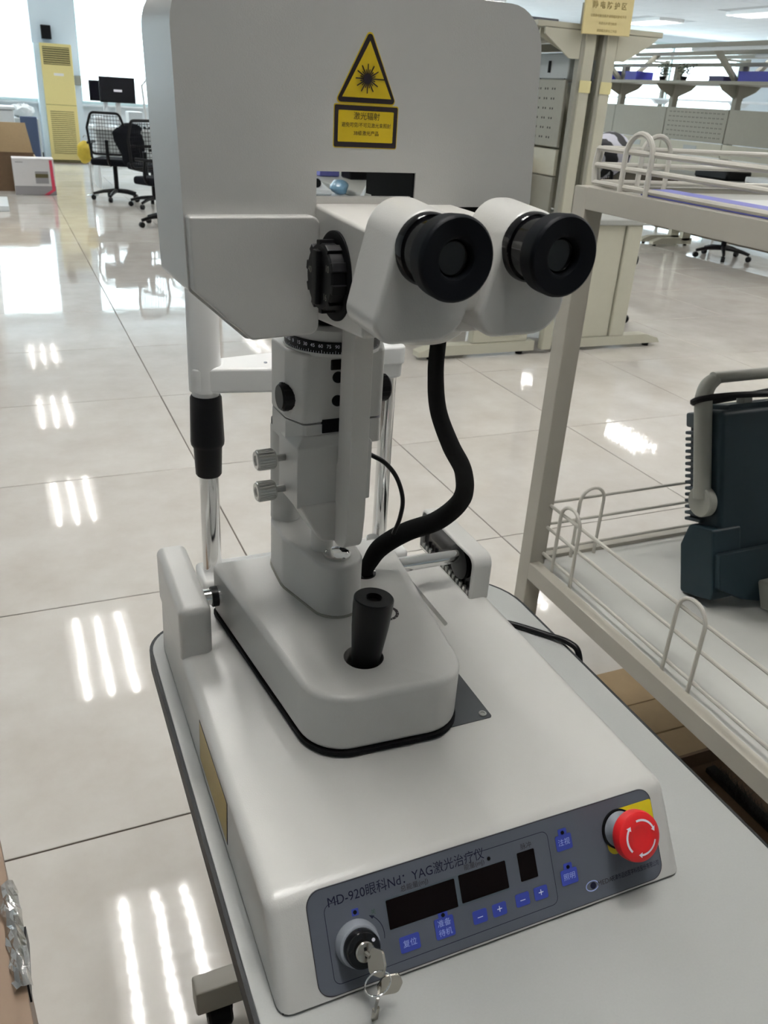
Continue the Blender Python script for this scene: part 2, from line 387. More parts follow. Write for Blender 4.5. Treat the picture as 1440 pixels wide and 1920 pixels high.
# ================================================================== instrument table
tb = thing('instrument_table', (0.35, 0.55, 0), 'pale grey instrument table with dark rubber edge under the laser slit lamp', 'table')
TZ = 0.77
out_ = fillet([(0.095, 0.10), (0.605, 0.10), (0.605, 0.925), (0.095, 0.925)], [0.05, 0.05, 0.10, 0.055], 10)
inn = fillet([(0.0985, 0.1035), (0.6015, 0.1035), (0.6015, 0.9215), (0.0985, 0.9215)], [0.047, 0.047, 0.097, 0.052], 10)
B().prism(inn, 'z', TZ - 0.024, TZ).bevel(0.0015, 2, 60).build('table_top', TABLE, tb)
eb = B(); k = len(out_)
lo = [eb.bm.verts.new((x, y, TZ - 0.026)) for x, y in out_]; hi = [eb.bm.verts.new((x, y, TZ - 0.0008)) for x, y in out_]
li = [eb.bm.verts.new((x, y, TZ - 0.026)) for x, y in inn]; hh = [eb.bm.verts.new((x, y, TZ - 0.0008)) for x, y in inn]
for q in range(k):
    r_ = (q + 1) % k
    for A, C in ((lo, hi), (hi, hh), (hh, li), (li, lo)): eb.bm.faces.new([A[q], A[r_], C[r_], C[q]])
bmesh.ops.recalc_face_normals(eb.bm, faces=eb.bm.faces[:]); eb.build('edge_band', EDGE, tb, 'dark grey rubber edge band')
B().box(0.25, 0.45, 0.40, 0.72, TZ - 0.075, TZ - 0.024).bevel(0.004, 2).build('top_bracket', CREAM, tb)
B().box(0.30, 0.40, 0.50, 0.62, 0.36, TZ - 0.07).bevel(0.006, 2).build('lift_column', CREAM, tb)
B().box(0.285, 0.415, 0.485, 0.635, 0.10, 0.42).bevel(0.008, 2).build('outer_column', CREAM, tb)
B().box(0.30, 0.40, 0.20, 0.89, 0.060, 0.099).bevel(0.004, 2).build('base_beam', CREAM, tb)
for y0 in (0.20, 0.862):
    B().box(0.120, 0.580, y0, y0 + 0.036, 0.046, 0.101).bevel(0.004, 2).build('foot', CREAM, tb)
    for x in (0.158, 0.542):
        c = B().cyl((x - 0.020, y0 + 0.012, 0.0235), (x + 0.020, y0 + 0.012, 0.0235), 0.0235, 24, ch=0.004).build('castor', BLACK, tb)
        B().box(x - 0.022, x + 0.022, y0 + 0.002, y0 + 0.030, 0.030, 0.046).bevel(0.003, 2).build('castor_fork', BLACK, c)

# ================================================================== laser slit lamp
D = thing('laser_slit_lamp', (0.306, 0.62, TZ), 'white ophthalmic laser slit lamp with two black eyepieces, standing on the grey table', 'medical device')
# base housing
bh = B(); X0b, X0t, X1 = 0.1130, 0.1145, 0.4995
bh.hexa([(X0b, 0.376, 0.773), (X1, 0.376, 0.773), (X1, 0.885, 0.773), (X0b, 0.885, 0.773), (X0t, 0.422, 0.8455), (X1 - 0.001, 0.422, 0.8455), (X1 - 0.001, 0.885, 0.8455), (X0t, 0.885, 0.8455)])
bh.bevel(0.0105, 5, 30, sel=lambda e: max(v.co.z for v in e.verts) > 0.80)
bho = bh.build('base_housing', WHITE, D, ang=50)
gr = B().prism(rrect(0.404, 0.4205, 0.712, 0.87, 0.006), 'z', 0.8375, 0.86); cut(bho, gr)
B().box(0.1165, 0.4965, 0.380, 0.882, 0.770, 0.7735).build('base_gasket', BLACKM, D, 'thin black seam under the base')
# side label (ochre)
lb = B(); th = math.atan2(X0t - X0b, 0.0725)
def side(y, z, off=0.0): return (X0b + (z - 0.773) * (X0t - X0b) / 0.0725 - off, y, z)
def sidelabel(y0, y1, z0, z1, o1, nm, m_):
    q = B(); q.hexa([side(y0, z0, 0), side(y0, z0, o1), side(y1, z0, o1), side(y1, z0, 0), side(y0, z1, 0), side(y0, z1, o1), side(y1, z1, o1), side(y1, z1, 0)])
    bmesh.ops.recalc_face_normals(q.bm, faces=q.bm.faces[:]); return q.build(nm, m_, D, flat=True)
sl = sidelabel(0.541, 0.659, 0.782, 0.832, 0.0004, 'side_label_border', INKB); sl['label'] = 'ochre warning label on the left side'
sidelabel(0.543, 0.657, 0.7835, 0.8305, 0.0006, 'side_label', BRASSY)

# control panel on the sloped face
P0 = Vector((0, 0.376, 0.772)); Tn = Vector((0, 0.0460, 0.0730)).normalized(); Nn = Vector((0, -Tn.z, Tn.y))
def PM(x, t, off=0.0): return axes(P0 + Vector((x, 0, 0)) + Tn * t + Nn * off, (1, 0, 0), Tn)
PB = Matrix.Translation(P0) @ axes((0, 0, 0), (1, 0, 0), Tn).to_3x3().to_4x4()
def pprism(poly, a, b_, nm, m_, par, label=None, bev=0, ang=35):
    q = B().prism(poly, 'z', a, b_)
    if bev: q.bevel(bev, 2, 60)
    return q.build(nm, m_, par, label, mtx=PB, ang=ang)
cpn = pprism(rrect(0.1455, 0.4785, 0.0025, 0.0845, 0.0125, 8), -0.0008, 0.0008, 'control_panel', PANEL, D, 'grey membrane control panel with blue buttons')
# outline ring around the panel
def pline(pts, w, nm, m_, par, closed=False, z=0.0009):
    q = B(); n_ = len(pts); rng = range(n_ if closed else n_ - 1)
    L = []; 
    for i in range(n_):
        p = Vector(pts[i]); a = Vector(pts[i - 1]) if (i or closed) else p; c = Vector(pts[(i + 1) % n_]) if (i < n_ - 1 or closed) else p
        d = (c - a).normalized(); nn = Vector((-d.y, d.x)) * w / 2; L.append((q.bm.verts.new((p.x + nn.x, p.y + nn.y, z)), q.bm.verts.new((p.x - nn.x, p.y - nn.y, z))))
    for i in rng:
        a = L[i]; c = L[(i + 1) % n_]; q.bm.faces.new([a[0], a[1], c[1], c[0]])
    for f in q.bm.faces:
        f.normal_update()
        if f.normal.z < 0: f.normal_flip()
    return q.build(nm, m_, par, mtx=PB, flat=True)
pline(rrect(0.1457, 0.4783, 0.0027, 0.0843, 0.0124, 8), 0.0006, 'outline', INKB, cpn, True)
rr = rrect(0.1585, 0.3665, 0.0100, 0.0735, 0.006, 6)
# gap for the title: start after title, go round, end before it
loop = fillet([(0.292, 0.0745), (0.3655, 0.0745), (0.3655, 0.0118), (0.1590, 0.0100), (0.1590, 0.0715), (0.172, 0.0715)], [0, 0.006, 0.006, 0.006, 0.008, 0], 6)
pline(loop, 0.0005, 'outline', INK, cpn)
text('MD-920眼科Nd：YAG激光治疗仪', 0.0104, PM(0.2325, 0.0722, 0.0010), INK, cpn, sx=0.92)
for x0, x1, t0, t1 in ((0.2100, 0.2718, 0.0370, 0.0602), (0.2758, 0.3208, 0.0382, 0.0612), (0.3330, 0.3500, 0.0394, 0.0635)):
    pprism(rrect(x0, x1, t0, t1, 0.0008, 2), 0.0006, 0.00115, 'display_window', DISPLAY, cpn, 'dark unlit display window')
pprism(rrect(0.2095, 0.3215, 0.0364, 0.0618, 0.001, 2), 0.0006, 0.0009, 'display_surround', mat('surround', (0.07, 0.09, 0.11), 0.35), cpn)
text('总能量(mJ)', 0.0054, PM(0.2365, 0.0650, 0.0010), INKB, cpn)
text('能量(mJ)', 0.0054, PM(0.2920, 0.0655, 0.0010), INKB, cpn)
text('脉冲', 0.0056, PM(0.3430, 0.0672, 0.0010), INKB, cpn)
def pdisc(x, t, r, nm, m_, z=0.0013, n_=16): return B().lathe([(r, 0.0007), (r, z)], (x, t, 0), (0, 0, 1), n_).build(nm, m_, cpn, mtx=PB)
pdisc(0.3062, 0.0668, 0.0016, 'indicator', BLACKM)
def pbutton(x0, x1, t0, t1, caption, size=0.0062, lamp=False):
    b_ = pprism(rrect(x0, x1, t0, t1, 0.0016, 4), 0.0006, 0.0013, 'button', BLUE, cpn, 'blue membrane button')
    if lamp:
        xm = (x0 + x1) / 2
        pprism(rrect(xm - 0.0043, xm + 0.0043, t1 - 0.001, t1 + 0.0052, 0.0012, 3), 0.0005, 0.0011, 'lamp_tab', BLUE, cpn)
        pdisc(xm, t1 + 0.0018, 0.0016, 'indicator', BLACKM, z=0.0016)
    for k_, s in enumerate(caption):
        dt = 0 if len(caption) == 1 else (0.0036 if k_ == 0 else -0.0040)
        text(s, size, PM((x0 + x1) / 2, (t0 + t1) / 2 + dt, 0.00145), PALEBL if size < 0.009 else PRINT, cpn)
pbutton(0.2162, 0.2338, 0.0160, 0.0286, ['复位'])
pbutton(0.2482, 0.2656, 0.0165, 0.0330, ['准备', '待机'], lamp=True)
pbutton(0.2830, 0.2964, 0.0182, 0.0290, ['–'], 0.0098)
pbutton(0.3018, 0.3152, 0.0185, 0.0290, ['+'], 0.0098)
pbutton(0.3247, 0.3382, 0.0198, 0.0305, ['–'], 0.0098)
pbutton(0.3432, 0.3567, 0.0199, 0.0308, ['+'], 0.0098)
pbutton(0.3724, 0.3888, 0.0535, 0.0668, ['注视'], lamp=True)
pbutton(0.3720, 0.3888, 0.0240, 0.0370, ['照明'], lamp=True)
pprism(rrect(0.1808, 0.1866, 0.0565, 0.0620, 0.0005, 2), 0.0006, 0.0011, 'lamp_tab', BLUE, cpn)
pdisc(0.1835, 0.0593, 0.0016, 'indicator', BLACKM, z=0.0016)
text('关', 0.0046, PM(0.1985, 0.0548, 0.0010), mat('ink_green', (0.03, 0.08, 0.04), 0.5), cpn)
ar = [(0.1825 + 0.0225 * math.cos(a), 0.0365 + 0.0205 * math.sin(a)) for a in [math.radians(d) for d in range(-12, 52, 6)]]
pline(ar, 0.0006, 'arrow_arc', INK, cpn)
pprism([(0.1945, 0.0535), (0.1990, 0.0520), (0.1968, 0.0500)], 0.0006, 0.0010, 'arrow_head', INK, cpn)
# logo and maker's line
ey = B(); n_ = 24
def ellipse(cx_, ct, a, b_): return [(cx_ + a * math.cos(2 * math.pi * k / 24), ct + b_ * math.sin(2 * math.pi * k / 24)) for k in range(24)]
pline(ellipse(0.4018, 0.0160, 0.0064, 0.0042), 0.0009, 'logo_ring', PALEBL, cpn, True)
pdisc(0.4028, 0.0160, 0.0030, 'logo_pupil', INK, z=0.0010)
text('MEDA', 0.0060, PM(0.4155, 0.0158, 0.0010), INKB, cpn)
text('天津市迈达医学科技股份有限公司', 0.0052, PM(0.4490, 0.0158, 0.0010), INK, cpn, sx=0.68)
# yellow pad + emergency stop
pprism(fillet([(0.4245, 0.0355), (0.4783, 0.0355), (0.4783, 0.0735), (0.4245, 0.0735)], [0.008, 0.002, 0.002, 0.012], 5), 0.0007, 0.0010, 'yellow_backing', YELPAD, cpn, 'yellow square behind the emergency stop')
EX, ET = 0.4385, 0.0565
es = B().lathe([(0.0175, 0.0008), (0.0175, 0.0030), (0.0168, 0.0030)], (EX, ET, 0), (0, 0, 1), 40).build('stop_collar', BLACKM, D, mtx=PB)
st = B().lathe([(0.0158, 0.001), (0.0158, 0.004), (0.0135, 0.007), (0.0130, 0.024), (0, 0.024)], (EX, ET, 0), (0, 0, 1), 40).build('stop_stem', GREYK, D, 'grey stem of the emergency stop', mtx=PB)
sb = B().lathe([(0.014, 0.0200), (0.0205, 0.0205), (0.0218, 0.0225), (0.0221, 0.0275), (0.0212, 0.0310), (0.0185, 0.0326), (0.0120, 0.0336), (0.0095, 0.0331), (0.0085, 0.0327), (0, 0.0327)], (EX, ET, 0), (0, 0, 1), 48).build('stop_button', RED, D, 'red mushroom emergency stop button', mtx=PB)
for a0 in (100, 220, 340):
    q = B(); N_ = 10; r1, r2 = 0.0138, 0.0156; zz = 0.0336
    def zr(r): return 0.0326 + (0.0185 - r) / 0.0065 * 0.0010 + 0.0003
    pts = [math.radians(a0 - 78 * t / N_) for t in range(N_ + 1)]
    A = [q.bm.verts.new((EX + r1 * math.cos(a), ET + r1 * math.sin(a), zr(r1))) for a in pts]; C_ = [q.bm.verts.new((EX + r2 * math.cos(a), ET + r2 * math.sin(a), zr(r2))) for a in pts]
    for k_ in range(N_): q.bm.faces.new([A[k_], C_[k_], C_[k_ + 1], A[k_ + 1]])
    ae = math.radians(a0 - 78); at = math.radians(a0 - 92)
    v = [q.bm.verts.new((EX + r * math.cos(a), ET + r * math.sin(a), zr(r))) for r, a in ((0.0122, ae), (0.0172, ae), (0.0147, at))]
    q.bm.faces.new(v)
    for f in q.bm.faces:
        f.normal_update()
        if f.normal.z < 0: f.normal_flip()
    q.build('turn_arrow', PRINT, sb, mtx=PB, flat=True)
# key switch
KX, KT = 0.1812, 0.0365
B().lathe([(0.0178, 0.0008), (0.0180, 0.004), (0.0165, 0.010), (0.0150, 0.011)], (KX, KT, 0), (0, 0, 1), 40).build('key_switch_bezel', GREYK, D, 'grey metal ring of the key switch', mtx=PB)
kb = B().lathe([(0.0145, 0.009), (0.0143, 0.017), (0.0130, 0.019), (0.0075, 0.019)], (KX, KT, 0), (0, 0, 1), 40).build('key_switch_barrel', BLACKG, D, mtx=PB)
B().lathe([(0.0014, 0.0185), (0.0014, 0.0194)], (KX + 0.0085, KT + 0.0060, 0), (0, 0, 1), 12).build('position_dot', PRINT, kb, mtx=PB)
B().lathe([(0.0078, 0.0185), (0.0078, 0.0215), (0.0070, 0.0225), (0, 0.0225)], (KX, KT, 0), (0, 0, 1), 28).build('lock_cylinder', NICKEL, D, mtx=PB)
B().box(KX - 0.0011, KX + 0.0011, KT - 0.004, KT + 0.004, 0.0222, 0.0228).build('keyhole', BLACKM, D, mtx=PB)
# keys: one inserted key, split ring, second key hanging
K = thing('key_ring', tuple(PB @ Vector((KX, KT, 0.03))), 'split ring with two small metal keys, one in the key switch of the control panel', 'keys')
def bow(ctr, xa, ya, r=0.0098):
    q = B(); pr = fillet([(-0.0075, -0.0095), (0.0075, -0.0095), (0.0100, 0.0), (0.0060, 0.0095), (-0.0060, 0.0095), (-0.0100, 0.0)], 0.004, 5)
    q.prism(pr, 'z', -0.0011, 0.0011).bevel(0.0004, 2, 60); q.xf(axes(ctr, xa, ya)); return q
kc = PB @ Vector((KX + 0.004, KT - 0.0040, 0.034))
kax = (PB.to_3x3() @ Vector((0.35, 0, 0.9))).normalized(); kay = (PB.to_3x3() @ Vector((0.25, 0.95, -0.1))).normalized(); kax = (kax - kay * kax.dot(kay)).normalized()
bow(kc, kax, kay).build('inserted_key', NICKEL, K, 'key bow sticking out of the lock')
q = B().cyl(PB @ Vector((KX, KT, 0.0215)), PB @ Vector((KX + 0.002, KT - 0.002, 0.027)), 0.0022, 8); q.build('key_shank', NICKEL, K)
rc = PB @ Vector((KX + 0.0005, KT - 0.0165, 0.040))
pts = []
for k_ in range(50):
    a = 4 * math.pi * k_ / 49; pts.append(rc + Vector((0.0105 * math.cos(a), 0.0035 * math.sin(a) + 0.0006 * k_ / 49, 0.0090 * math.sin(a))))
B().tube(pts, 0.0006, 8, smooth=1).build('split_ring', CHROME, K)
k2 = rc + Vector((0.0, -0.001, -0.019))
bow(k2, (0.55, 0.80, 0.1), (0.10, 0.05, 1)).build('hanging_key', NICKEL, K, 'second key hanging edge-on from the ring')
B().hexa([tuple(k2 + Vector(v)) for v in [(-0.004, -0.0010, -0.038), (0.000, -0.0010, -0.040), (0.000, 0.0010, -0.040), (-0.004, 0.0010, -0.038), (-0.0032, -0.0010, -0.008), (0.0022, -0.0010, -0.008), (0.0022, 0.0010, -0.008), (-0.0032, 0.0010, -0.008)]]).build('key_blade', NICKEL, K)
# second bow hanging behind
bow(rc + Vector((0.012, 0.004, -0.012)), (0.9, -0.3, 0.2), (0.1, 0.1, 1)).build('key_fob', NICKEL, K, 'worn metal tag on the ring')

# rail guards and axle
lg = B().box(0.1140, 0.1490, 0.747, 0.895, 0.8400, 0.905).bevel(0.009, 5, 30, sel=lambda e: max(v.co.z for v in e.verts) > 0.85).build('rail_guard', WHITE, D, 'white left rail guard')
rg = B().prism(fillet([(0.754, 0.842), (0.902, 0.842), (0.902, 0.9035), (0.754, 0.9035)], [0, 0, 0.010, 0.014], 6), 'x', 0.4705, 0.4975).bevel(0.003, 3, 60).build('rail_guard', WHITE, D, 'white right rail guard with a dark open side')
cut(rg, B().prism(fillet([(0.7575, 0.846), (0.899, 0.846), (0.899, 0.8998), (0.7575, 0.8998)], [0, 0, 0.008, 0.011], 5), 'x', 0.46, 0.480))
B().prism(fillet([(0.7577, 0.847), (0.8988, 0.847), (0.8988, 0.8995), (0.7577, 0.8995)], [0, 0, 0.008, 0.011], 5), 'x', 0.4775, 0.4797).build('guard_lining', BLACKG, rg, 'dark lining of the right rail guard')
B().box(0.4698, 0.4712, 0.7575, 0.898, 0.8455, 0.8480).build('chrome_strip', CHROME, rg)
for k_ in range(14):
    B().cyl((0.4725, 0.763 + k_ * 0.0098, 0.8455), (0.4725, 0.763 + k_ * 0.0098, 0.8545), 0.0024, 8).build('rack_tooth', STEEL, rg)
B().cyl((0.1480, 0.796, 0.885), (0.4720, 0.796, 0.885), 0.0088, 28).build('axle', CHROME, D, 'polished cross axle')
B().lathe([(0.0225, 0), (0.0225, 0.0045), (0.012, 0.007)], (0.4775, 0.796, 0.876), (-1, 0, 0), 24).build('rack_wheel', BLACK, D)
B().cyl((0.1655, 0.796, 0.885), (0.1585, 0.796, 0.885), 0.0115, 24).build('axle_bush', BLACK, D)

# carriage
cpoly = [(0.165, 0.822), (0.199, 0.548), (0.349, 0.540), (0.384, 0.822)]
cpoly = [cpoly[0], cpoly[1], cpoly[2], cpoly[3]]
ca = B().prism(fillet(cpoly, [0.008, 0.045, 0.040, 0.008], 10), 'z', 0.8520, 0.9145).bevel(0.006, 4, 60).build('carriage', WHITE, D, 'white sliding carriage carrying joystick and column', ang=55)
def grow(poly, d): 
    c = Vector((sum(p[0] for p in poly) / len(poly), sum(p[1] for p in poly) / len(poly))); return [tuple(Vector(p) + (Vector(p) - c).normalized() * d) for p in poly]
B().prism(fillet(grow(cpoly, 0.0022), [0.008, 0.046, 0.041, 0.008], 10), 'z', 0.8480, 0.8525).build('carriage_gasket', BLACKM, D)
cut(ca, B().cyl((0.2640, 0.601, 0.885), (0.2640, 0.601, 0.95), 0.0195, 40))
B().cyl((0.2640, 0.601, 0.8852), (0.2640, 0.601, 0.889), 0.0192, 32).build('joystick_well', BLACKM, ca)
# dial print
for k_ in range(7):
    a = math.radians(20 - k_ * 22); c = Vector((0.314, 0.664, 0.9147)); d = Vector((math.cos(a), math.sin(a), 0)); e = Vector((-d.y, d.x, 0)); w = 0.0022 if k_ != 0 else 0.0040
    q = B(); vs = [q.bm.verts.new(c + d * r + e * s_ * w) for r, s_ in ((0.0105, -1), (0.0140, -1), (0.0140, 1), (0.0105, 1))]; q.bm.faces.new(vs); q.build('dial_mark', INKB, ca, flat=True)
B().prism(rrect(0.245, 0.3875, 0.551, 0.700, 0.003), 'z', 0.8450, 0.8464).build('slide_plate', DPLATE, D, 'dark grey slide plate beside the carriage')
sc_ = B().lathe([(0.0042, 0), (0.0040, 0.0012), (0.0022, 0.0012), (0.0020, 0.0004), (0, 0.0004)], (0.3800, 0.5580, 0.8463), (0, 0, 1), 16).build('plate_screw', STEEL, D)
# joystick
js = B().lathe([(0.0110, 0), (0.0128, 0.012), (0.0178, 0.060), (0.0192, 0.083), (0.0190, 0.0905), (0.0180, 0.0915), (0.0078, 0.0915), (0.0070, 0.0865), (0, 0.0865)], (0.2645, 0.6010, 0.8895), Vector((0.075, 0.005, 1)), 40).build('joystick', BLACK, D, 'black tapered joystick with a dimpled top')
# hose grommet
B().lathe([(0.0130, 0), (0.0128, 0.0022), (0.0098, 0.0030), (0.0085, 0.0015)], (0.3230, 0.7460, 0.9140), (0, 0, 1), 32).build('hose_grommet', BLACKG, D)

# column: hull of circles
def hull(circs, n_=28):
    import itertools
    pts = sorted({(round(x + r * math.cos(2 * math.pi * k_ / n_), 6), round(y + r * math.sin(2 * math.pi * k_ / n_), 6)) for x, y, r in circs for k_ in range(n_)})
    def half(ps):
        h = []
        for p in ps:
            while len(h) > 1 and (h[-1][0] - h[-2][0]) * (p[1] - h[-2][1]) - (h[-1][1] - h[-2][1]) * (p[0] - h[-2][0]) <= 0: h.pop()
            h.append(p)
        return h
    a, b_ = half(pts), half(pts[::-1]); return a[:-1] + b_[:-1]
B().prism(hull([(0.2690, 0.6965, 0.0265), (0.2630, 0.752, 0.0365), (0.2620, 0.790, 0.0345)]), 'z', 0.9140, 0.9755).bevel(0.004, 3, 60).build('column', WHITE, D, 'white pivot column on the carriage', ang=50)
B().prism(hull([(0.2690, 0.6965, 0.0275), (0.2630, 0.752, 0.0375), (0.2620, 0.790, 0.0355)]), 'z', 0.9135, 0.9170).build('column_foot_seam', BENCHG, D)
cc = B().lathe([(0.0142, 0), (0.0142, 0.0028), (0.0125, 0.0036), (0.0118, 0.0020), (0.0105, 0.0022), (0, 0.0034)], (0.2688, 0.6945, 0.9755), (0, 0, 1), 36).build('column_cap', CHROME, D, 'chrome cap on the column')
B().box(0.2750, 0.2805, 0.6960, 0.7035, 0.9778, 0.9788).build('cap_mark', BLACKM, cc)

# ---- swinging group (microscope, slit tower, laser head): local frame u (right), v (back)
G = Matrix.Translation((0.272, 0.712, 0)) @ Matrix.Rotation(math.radians(3), 4, 'Z')
def gb(q, name, m_, par=None, label=None, **kw): return q.build(name, m_, par or D, label, mtx=G, **kw)
# rear post and bearing housing
# support arm: hook-shaped side profile (v, z)
arm = fillet([(-0.060, 1.240), (-0.060, 1.045), (-0.058, 1.006), (-0.030, 1.000), (0.012, 1.020), (0.045, 1.004), (0.045, 1.040), (-0.030, 1.075), (-0.030, 1.240)], [0.002, 0.06, 0.02, 0.014, 0.01, 0.004, 0.004, 0.03, 0.002], 8)
arm = fillet([(-0.060, 1.245), (-0.060, 1.040), (-0.056, 1.004), (-0.035, 0.9985), (0.045, 1.028), (0.045, 1.050), (-0.031, 1.078), (-0.031, 1.245)], [0.001, 0.07, 0.024, 0.02, 0.002, 0.002, 0.02, 0.001], 8)
q = B(); nA = len(arm)
q.prism(arm, 'x', -0.0135, 0.0045).bevel(0.0030, 3, 60); gb(q, 'support_arm', WHITE2, label='white curved arm carrying the microscope', ang=50)
gb(B().lathe([(0.0115, 0), (0.0115, 0.045)], (-0.012, 0.004, 0.9755), (0, 0, 1), 28), 'arm_pivot', WHITE2)
gb(B().prism(fillet([(-0.0515, 1.0450), (-0.0275, 1.0020), (0.0015, 0.9985), (0.0015, 1.0450)], [0, 0.010, 0.004, 0], 6), 'y', -0.0310, 0.020).bevel(0.003, 3, 60), 'arm_foot', WHITE2, label='white wedge under the lamp housing')
# lamp housing
q = B().box(-0.0535, 0.0235, -0.0295, 0.030, 1.042, 1.112).bevel(0.009, 1, 60, sel=lambda e: min(v.co.z for v in e.verts) > 1.1 or (e.verts[0].co.x < 0 and abs(e.verts[0].co.z - e.verts[1].co.z) > .01 and e.verts[0].co.y > 0)).bevel(0.0015, 2, 25)
gb(q, 'lamp_housing', WHITE, label='white angular lamp housing')
for z in (1.083, 1.050):
    s = gb(B().lathe([(0.0085, 0), (0.0096, 0.0015), (0.0096, 0.0175), (0.0085, 0.0190), (0.0050, 0.0190), (0.0045, 0.0175), (0, 0.0175)], (-0.0640, 0.004, z), (-1, 0, 0), 28), 'clamp_screw', STEEL, label='knurled metal clamp screw')
    rb = B()
    for k_ in range(22):
        a = 2 * math.pi * k_ / 22; rb.cyl((-0.0660, 0.004 + 0.0096 * math.cos(a), z + 0.0096 * math.sin(a)), (-0.0812, 0.004 + 0.0096 * math.cos(a), z + 0.0096 * math.sin(a)), 0.0006, 5)
    gb(rb, 'knurling', STEEL, s, kind='stuff')
    gb(B().cyl((-0.050, 0.004, z), (-0.062, 0.004, z), 0.0035, 12), 'screw_shank', STEEL)
gb(B().lathe([(0.0170, 0), (0.0170, 0.108), (0.0160, 0.110)], (-0.022, 0.086, 0.9755), (0, 0, 1), 28), 'bulb_tube', WHITE)
gb(B().lathe([(0.0162, 0), (0.0162, 0.005), (0.0145, 0.006)], (-0.022, 0.086, 1.0855), (0, 0, 1), 28), 'bulb_tube_cap', BLACK)
gb(B().box(-0.030, 0.005, 0.028, 0.086, 1.050, 1.080).bevel(0.003, 2), 'bulb_tube_bracket', WHITE2)
# slit tower
tpoly = [(-0.044, -0.020), (0.036, -0.020), (0.046, 0.004), (0.046, 0.045), (-0.054, 0.045), (-0.054, 0.004)]
q = B().prism(fillet(tpoly, 0.006, 4), 'z', 1.123, 1.190).bevel(0.0025, 2, 60); gb(q, 'slit_tower', WHITE, label='white slit projector tower', ang=50)
q = B().prism(fillet([(x * 0.985, y) for x, y in tpoly], 0.005, 4), 'z', 1.098, 1.1222); tn = gb(q, 'tower_base', WHITE, ang=50)
gb(B().box(-0.0255, 0.012, -0.0215, -0.018, 1.1135, 1.1265), 'black_window', BLACKM)
gb(B().box(-0.0185, 0.004, -0.0212, -0.018, 1.1735, 1.1835).bevel(0.001, 2), 'aperture_window', BLACKG)
for z in (1.1665, 1.1440): gb(B().lathe([(0.0055, 0), (0.0052, 0.002), (0, 0.002)], (-0.011, -0.0198, z), (0, -1, 0), 20), 'filter_knob', BLACK)
gb(B().lathe([(0.046, 0), (0.046, 0.003), (0.0455, 0.003)], (-0.004, 0.012, 1.1885), (0, 0, 1), 48), 'ring_seat', WHITE)
sr = gb(B().lathe([(0.0450, 0), (0.0450, 0.0105), (0.044, 0.0110)], (-0.004, 0.012, 1.1905), (0, 0, 1), 64), 'scale_ring', BLACK, label='black rotation ring with white angle scale')
Rr = 0.04515
for k_, s_ in enumerate(['180', '165', '0', '15', '30', '45', '60', '75', '90', '105', '120', '135', '150']):
    a0 = math.radians(-97.5 + (k_ - 9) * 9.6)
    def wr(co, a0=a0):
        a = a0 + co.x / Rr; return G @ Vector((-0.004 + Rr * math.cos(a), 0.012 + Rr * math.sin(a), 1.1980 + co.y))
    text(s_, 0.0044, None, PRINT, sr, 'scale_numeral', wrap=wr)
tk = B()
for k_ in range(66):
    a = math.radians(-205 + k_ * 3.2); h = 0.0030 if k_ % 5 == 0 else 0.0018; c, s = math.cos(a), math.sin(a); e = Vector((-s, c, 0)) * 0.00022; p = Vector((-0.004 + Rr * c, 0.012 + Rr * s, 1.1915))
    vs = [tk.bm.verts.new(p - e), tk.bm.verts.new(p + e), tk.bm.verts.new(p + e + Vector((0, 0, h))), tk.bm.verts.new(p - e + Vector((0, 0, h)))]; tk.bm.faces.new(vs)
gb(tk, 'scale_ticks', PRINT, sr, kind='stuff', flat=True)
gb(B().lathe([(0.0425, 0), (0.0425, 0.0095), (0.040, 0.0105)], (-0.004, 0.012, 1.2013), (0, 0, 1), 48), 'tower_disc', WHITE)
gb(B().cyl((-0.004, 0.012, 1.212), (-0.004, 0.012, 1.275), 0.026, 36), 'tower_neck', BLACKM)
for sx_ in (-1, 1):
    x0 = -0.043 if sx_ < 0 else 0.036
    kn = gb(B().lathe([(0.0115, 0), (0.0138, 0.002), (0.0130, 0.0205), (0.0112, 0.0225), (0, 0.0225)], (x0 + 0.006 * -sx_, 0.004, 1.1440), (sx_, 0, 0), 32), 'tower_knob', BLACK, label='black ribbed %s knob of the slit tower' % ('left' if sx_ < 0 else 'right'))
    rb = B()
    for k_ in range(16):
        a = 2 * math.pi * k_ / 16; x1 = x0 + 0.006 * -sx_
        rb.cyl((x1 + sx_ * 0.003, 0.004 + 0.0134 * math.cos(a), 1.144 + 0.0134 * math.sin(a)), (x1 + sx_ * 0.0203, 0.004 + 0.0126 * math.cos(a), 1.144 + 0.0126 * math.sin(a)), 0.0009, 5)
    gb(rb, 'grip_rib', BLACK, kn, kind='stuff')
# laser head
hp = [(-0.1585, 1.470), (-0.1535, 1.258), (-0.1085, 1.2175), (-0.0500, 1.2195), (-0.0500, 1.3450), (0.0365, 1.3450), (0.0365, 1.3190), (0.1530, 1.3190), (0.1430, 1.470)]
q = B().prism(fillet(hp, [0.034, 0.006, 0.006, 0.003, 0, 0, 0.001, 0.004, 0.034], 8), 'y', -0.0550, 0.036)
q.bevel(0.0085, 5, 60, sel=lambda e: all(v.co.y < -0.05 for v in e.verts) and not all(v.co.x > -0.052 and v.co.x < 0.04 and v.co.z < 1.346 for v in e.verts))
lh = gb(q, 'laser_head', WHITE, label='large white laser head cabinet with rounded corners', ang=50)
q = B().prism(fillet([(-0.1535, 1.3135), (-0.1520, 1.2595), (-0.1072, 1.2192), (-0.0500, 1.2212), (-0.0500, 1.3135)], [0.002, 0.005, 0.005, 0.008, 0.008], 5), 'y', -0.0665, -0.050)
q.bevel(0.006, 4, 60, sel=lambda e: all(v.co.y < -0.06 for v in e.verts)); gb(q, 'front_cover', WHITE, lh, 'lower left front cover', ang=50)
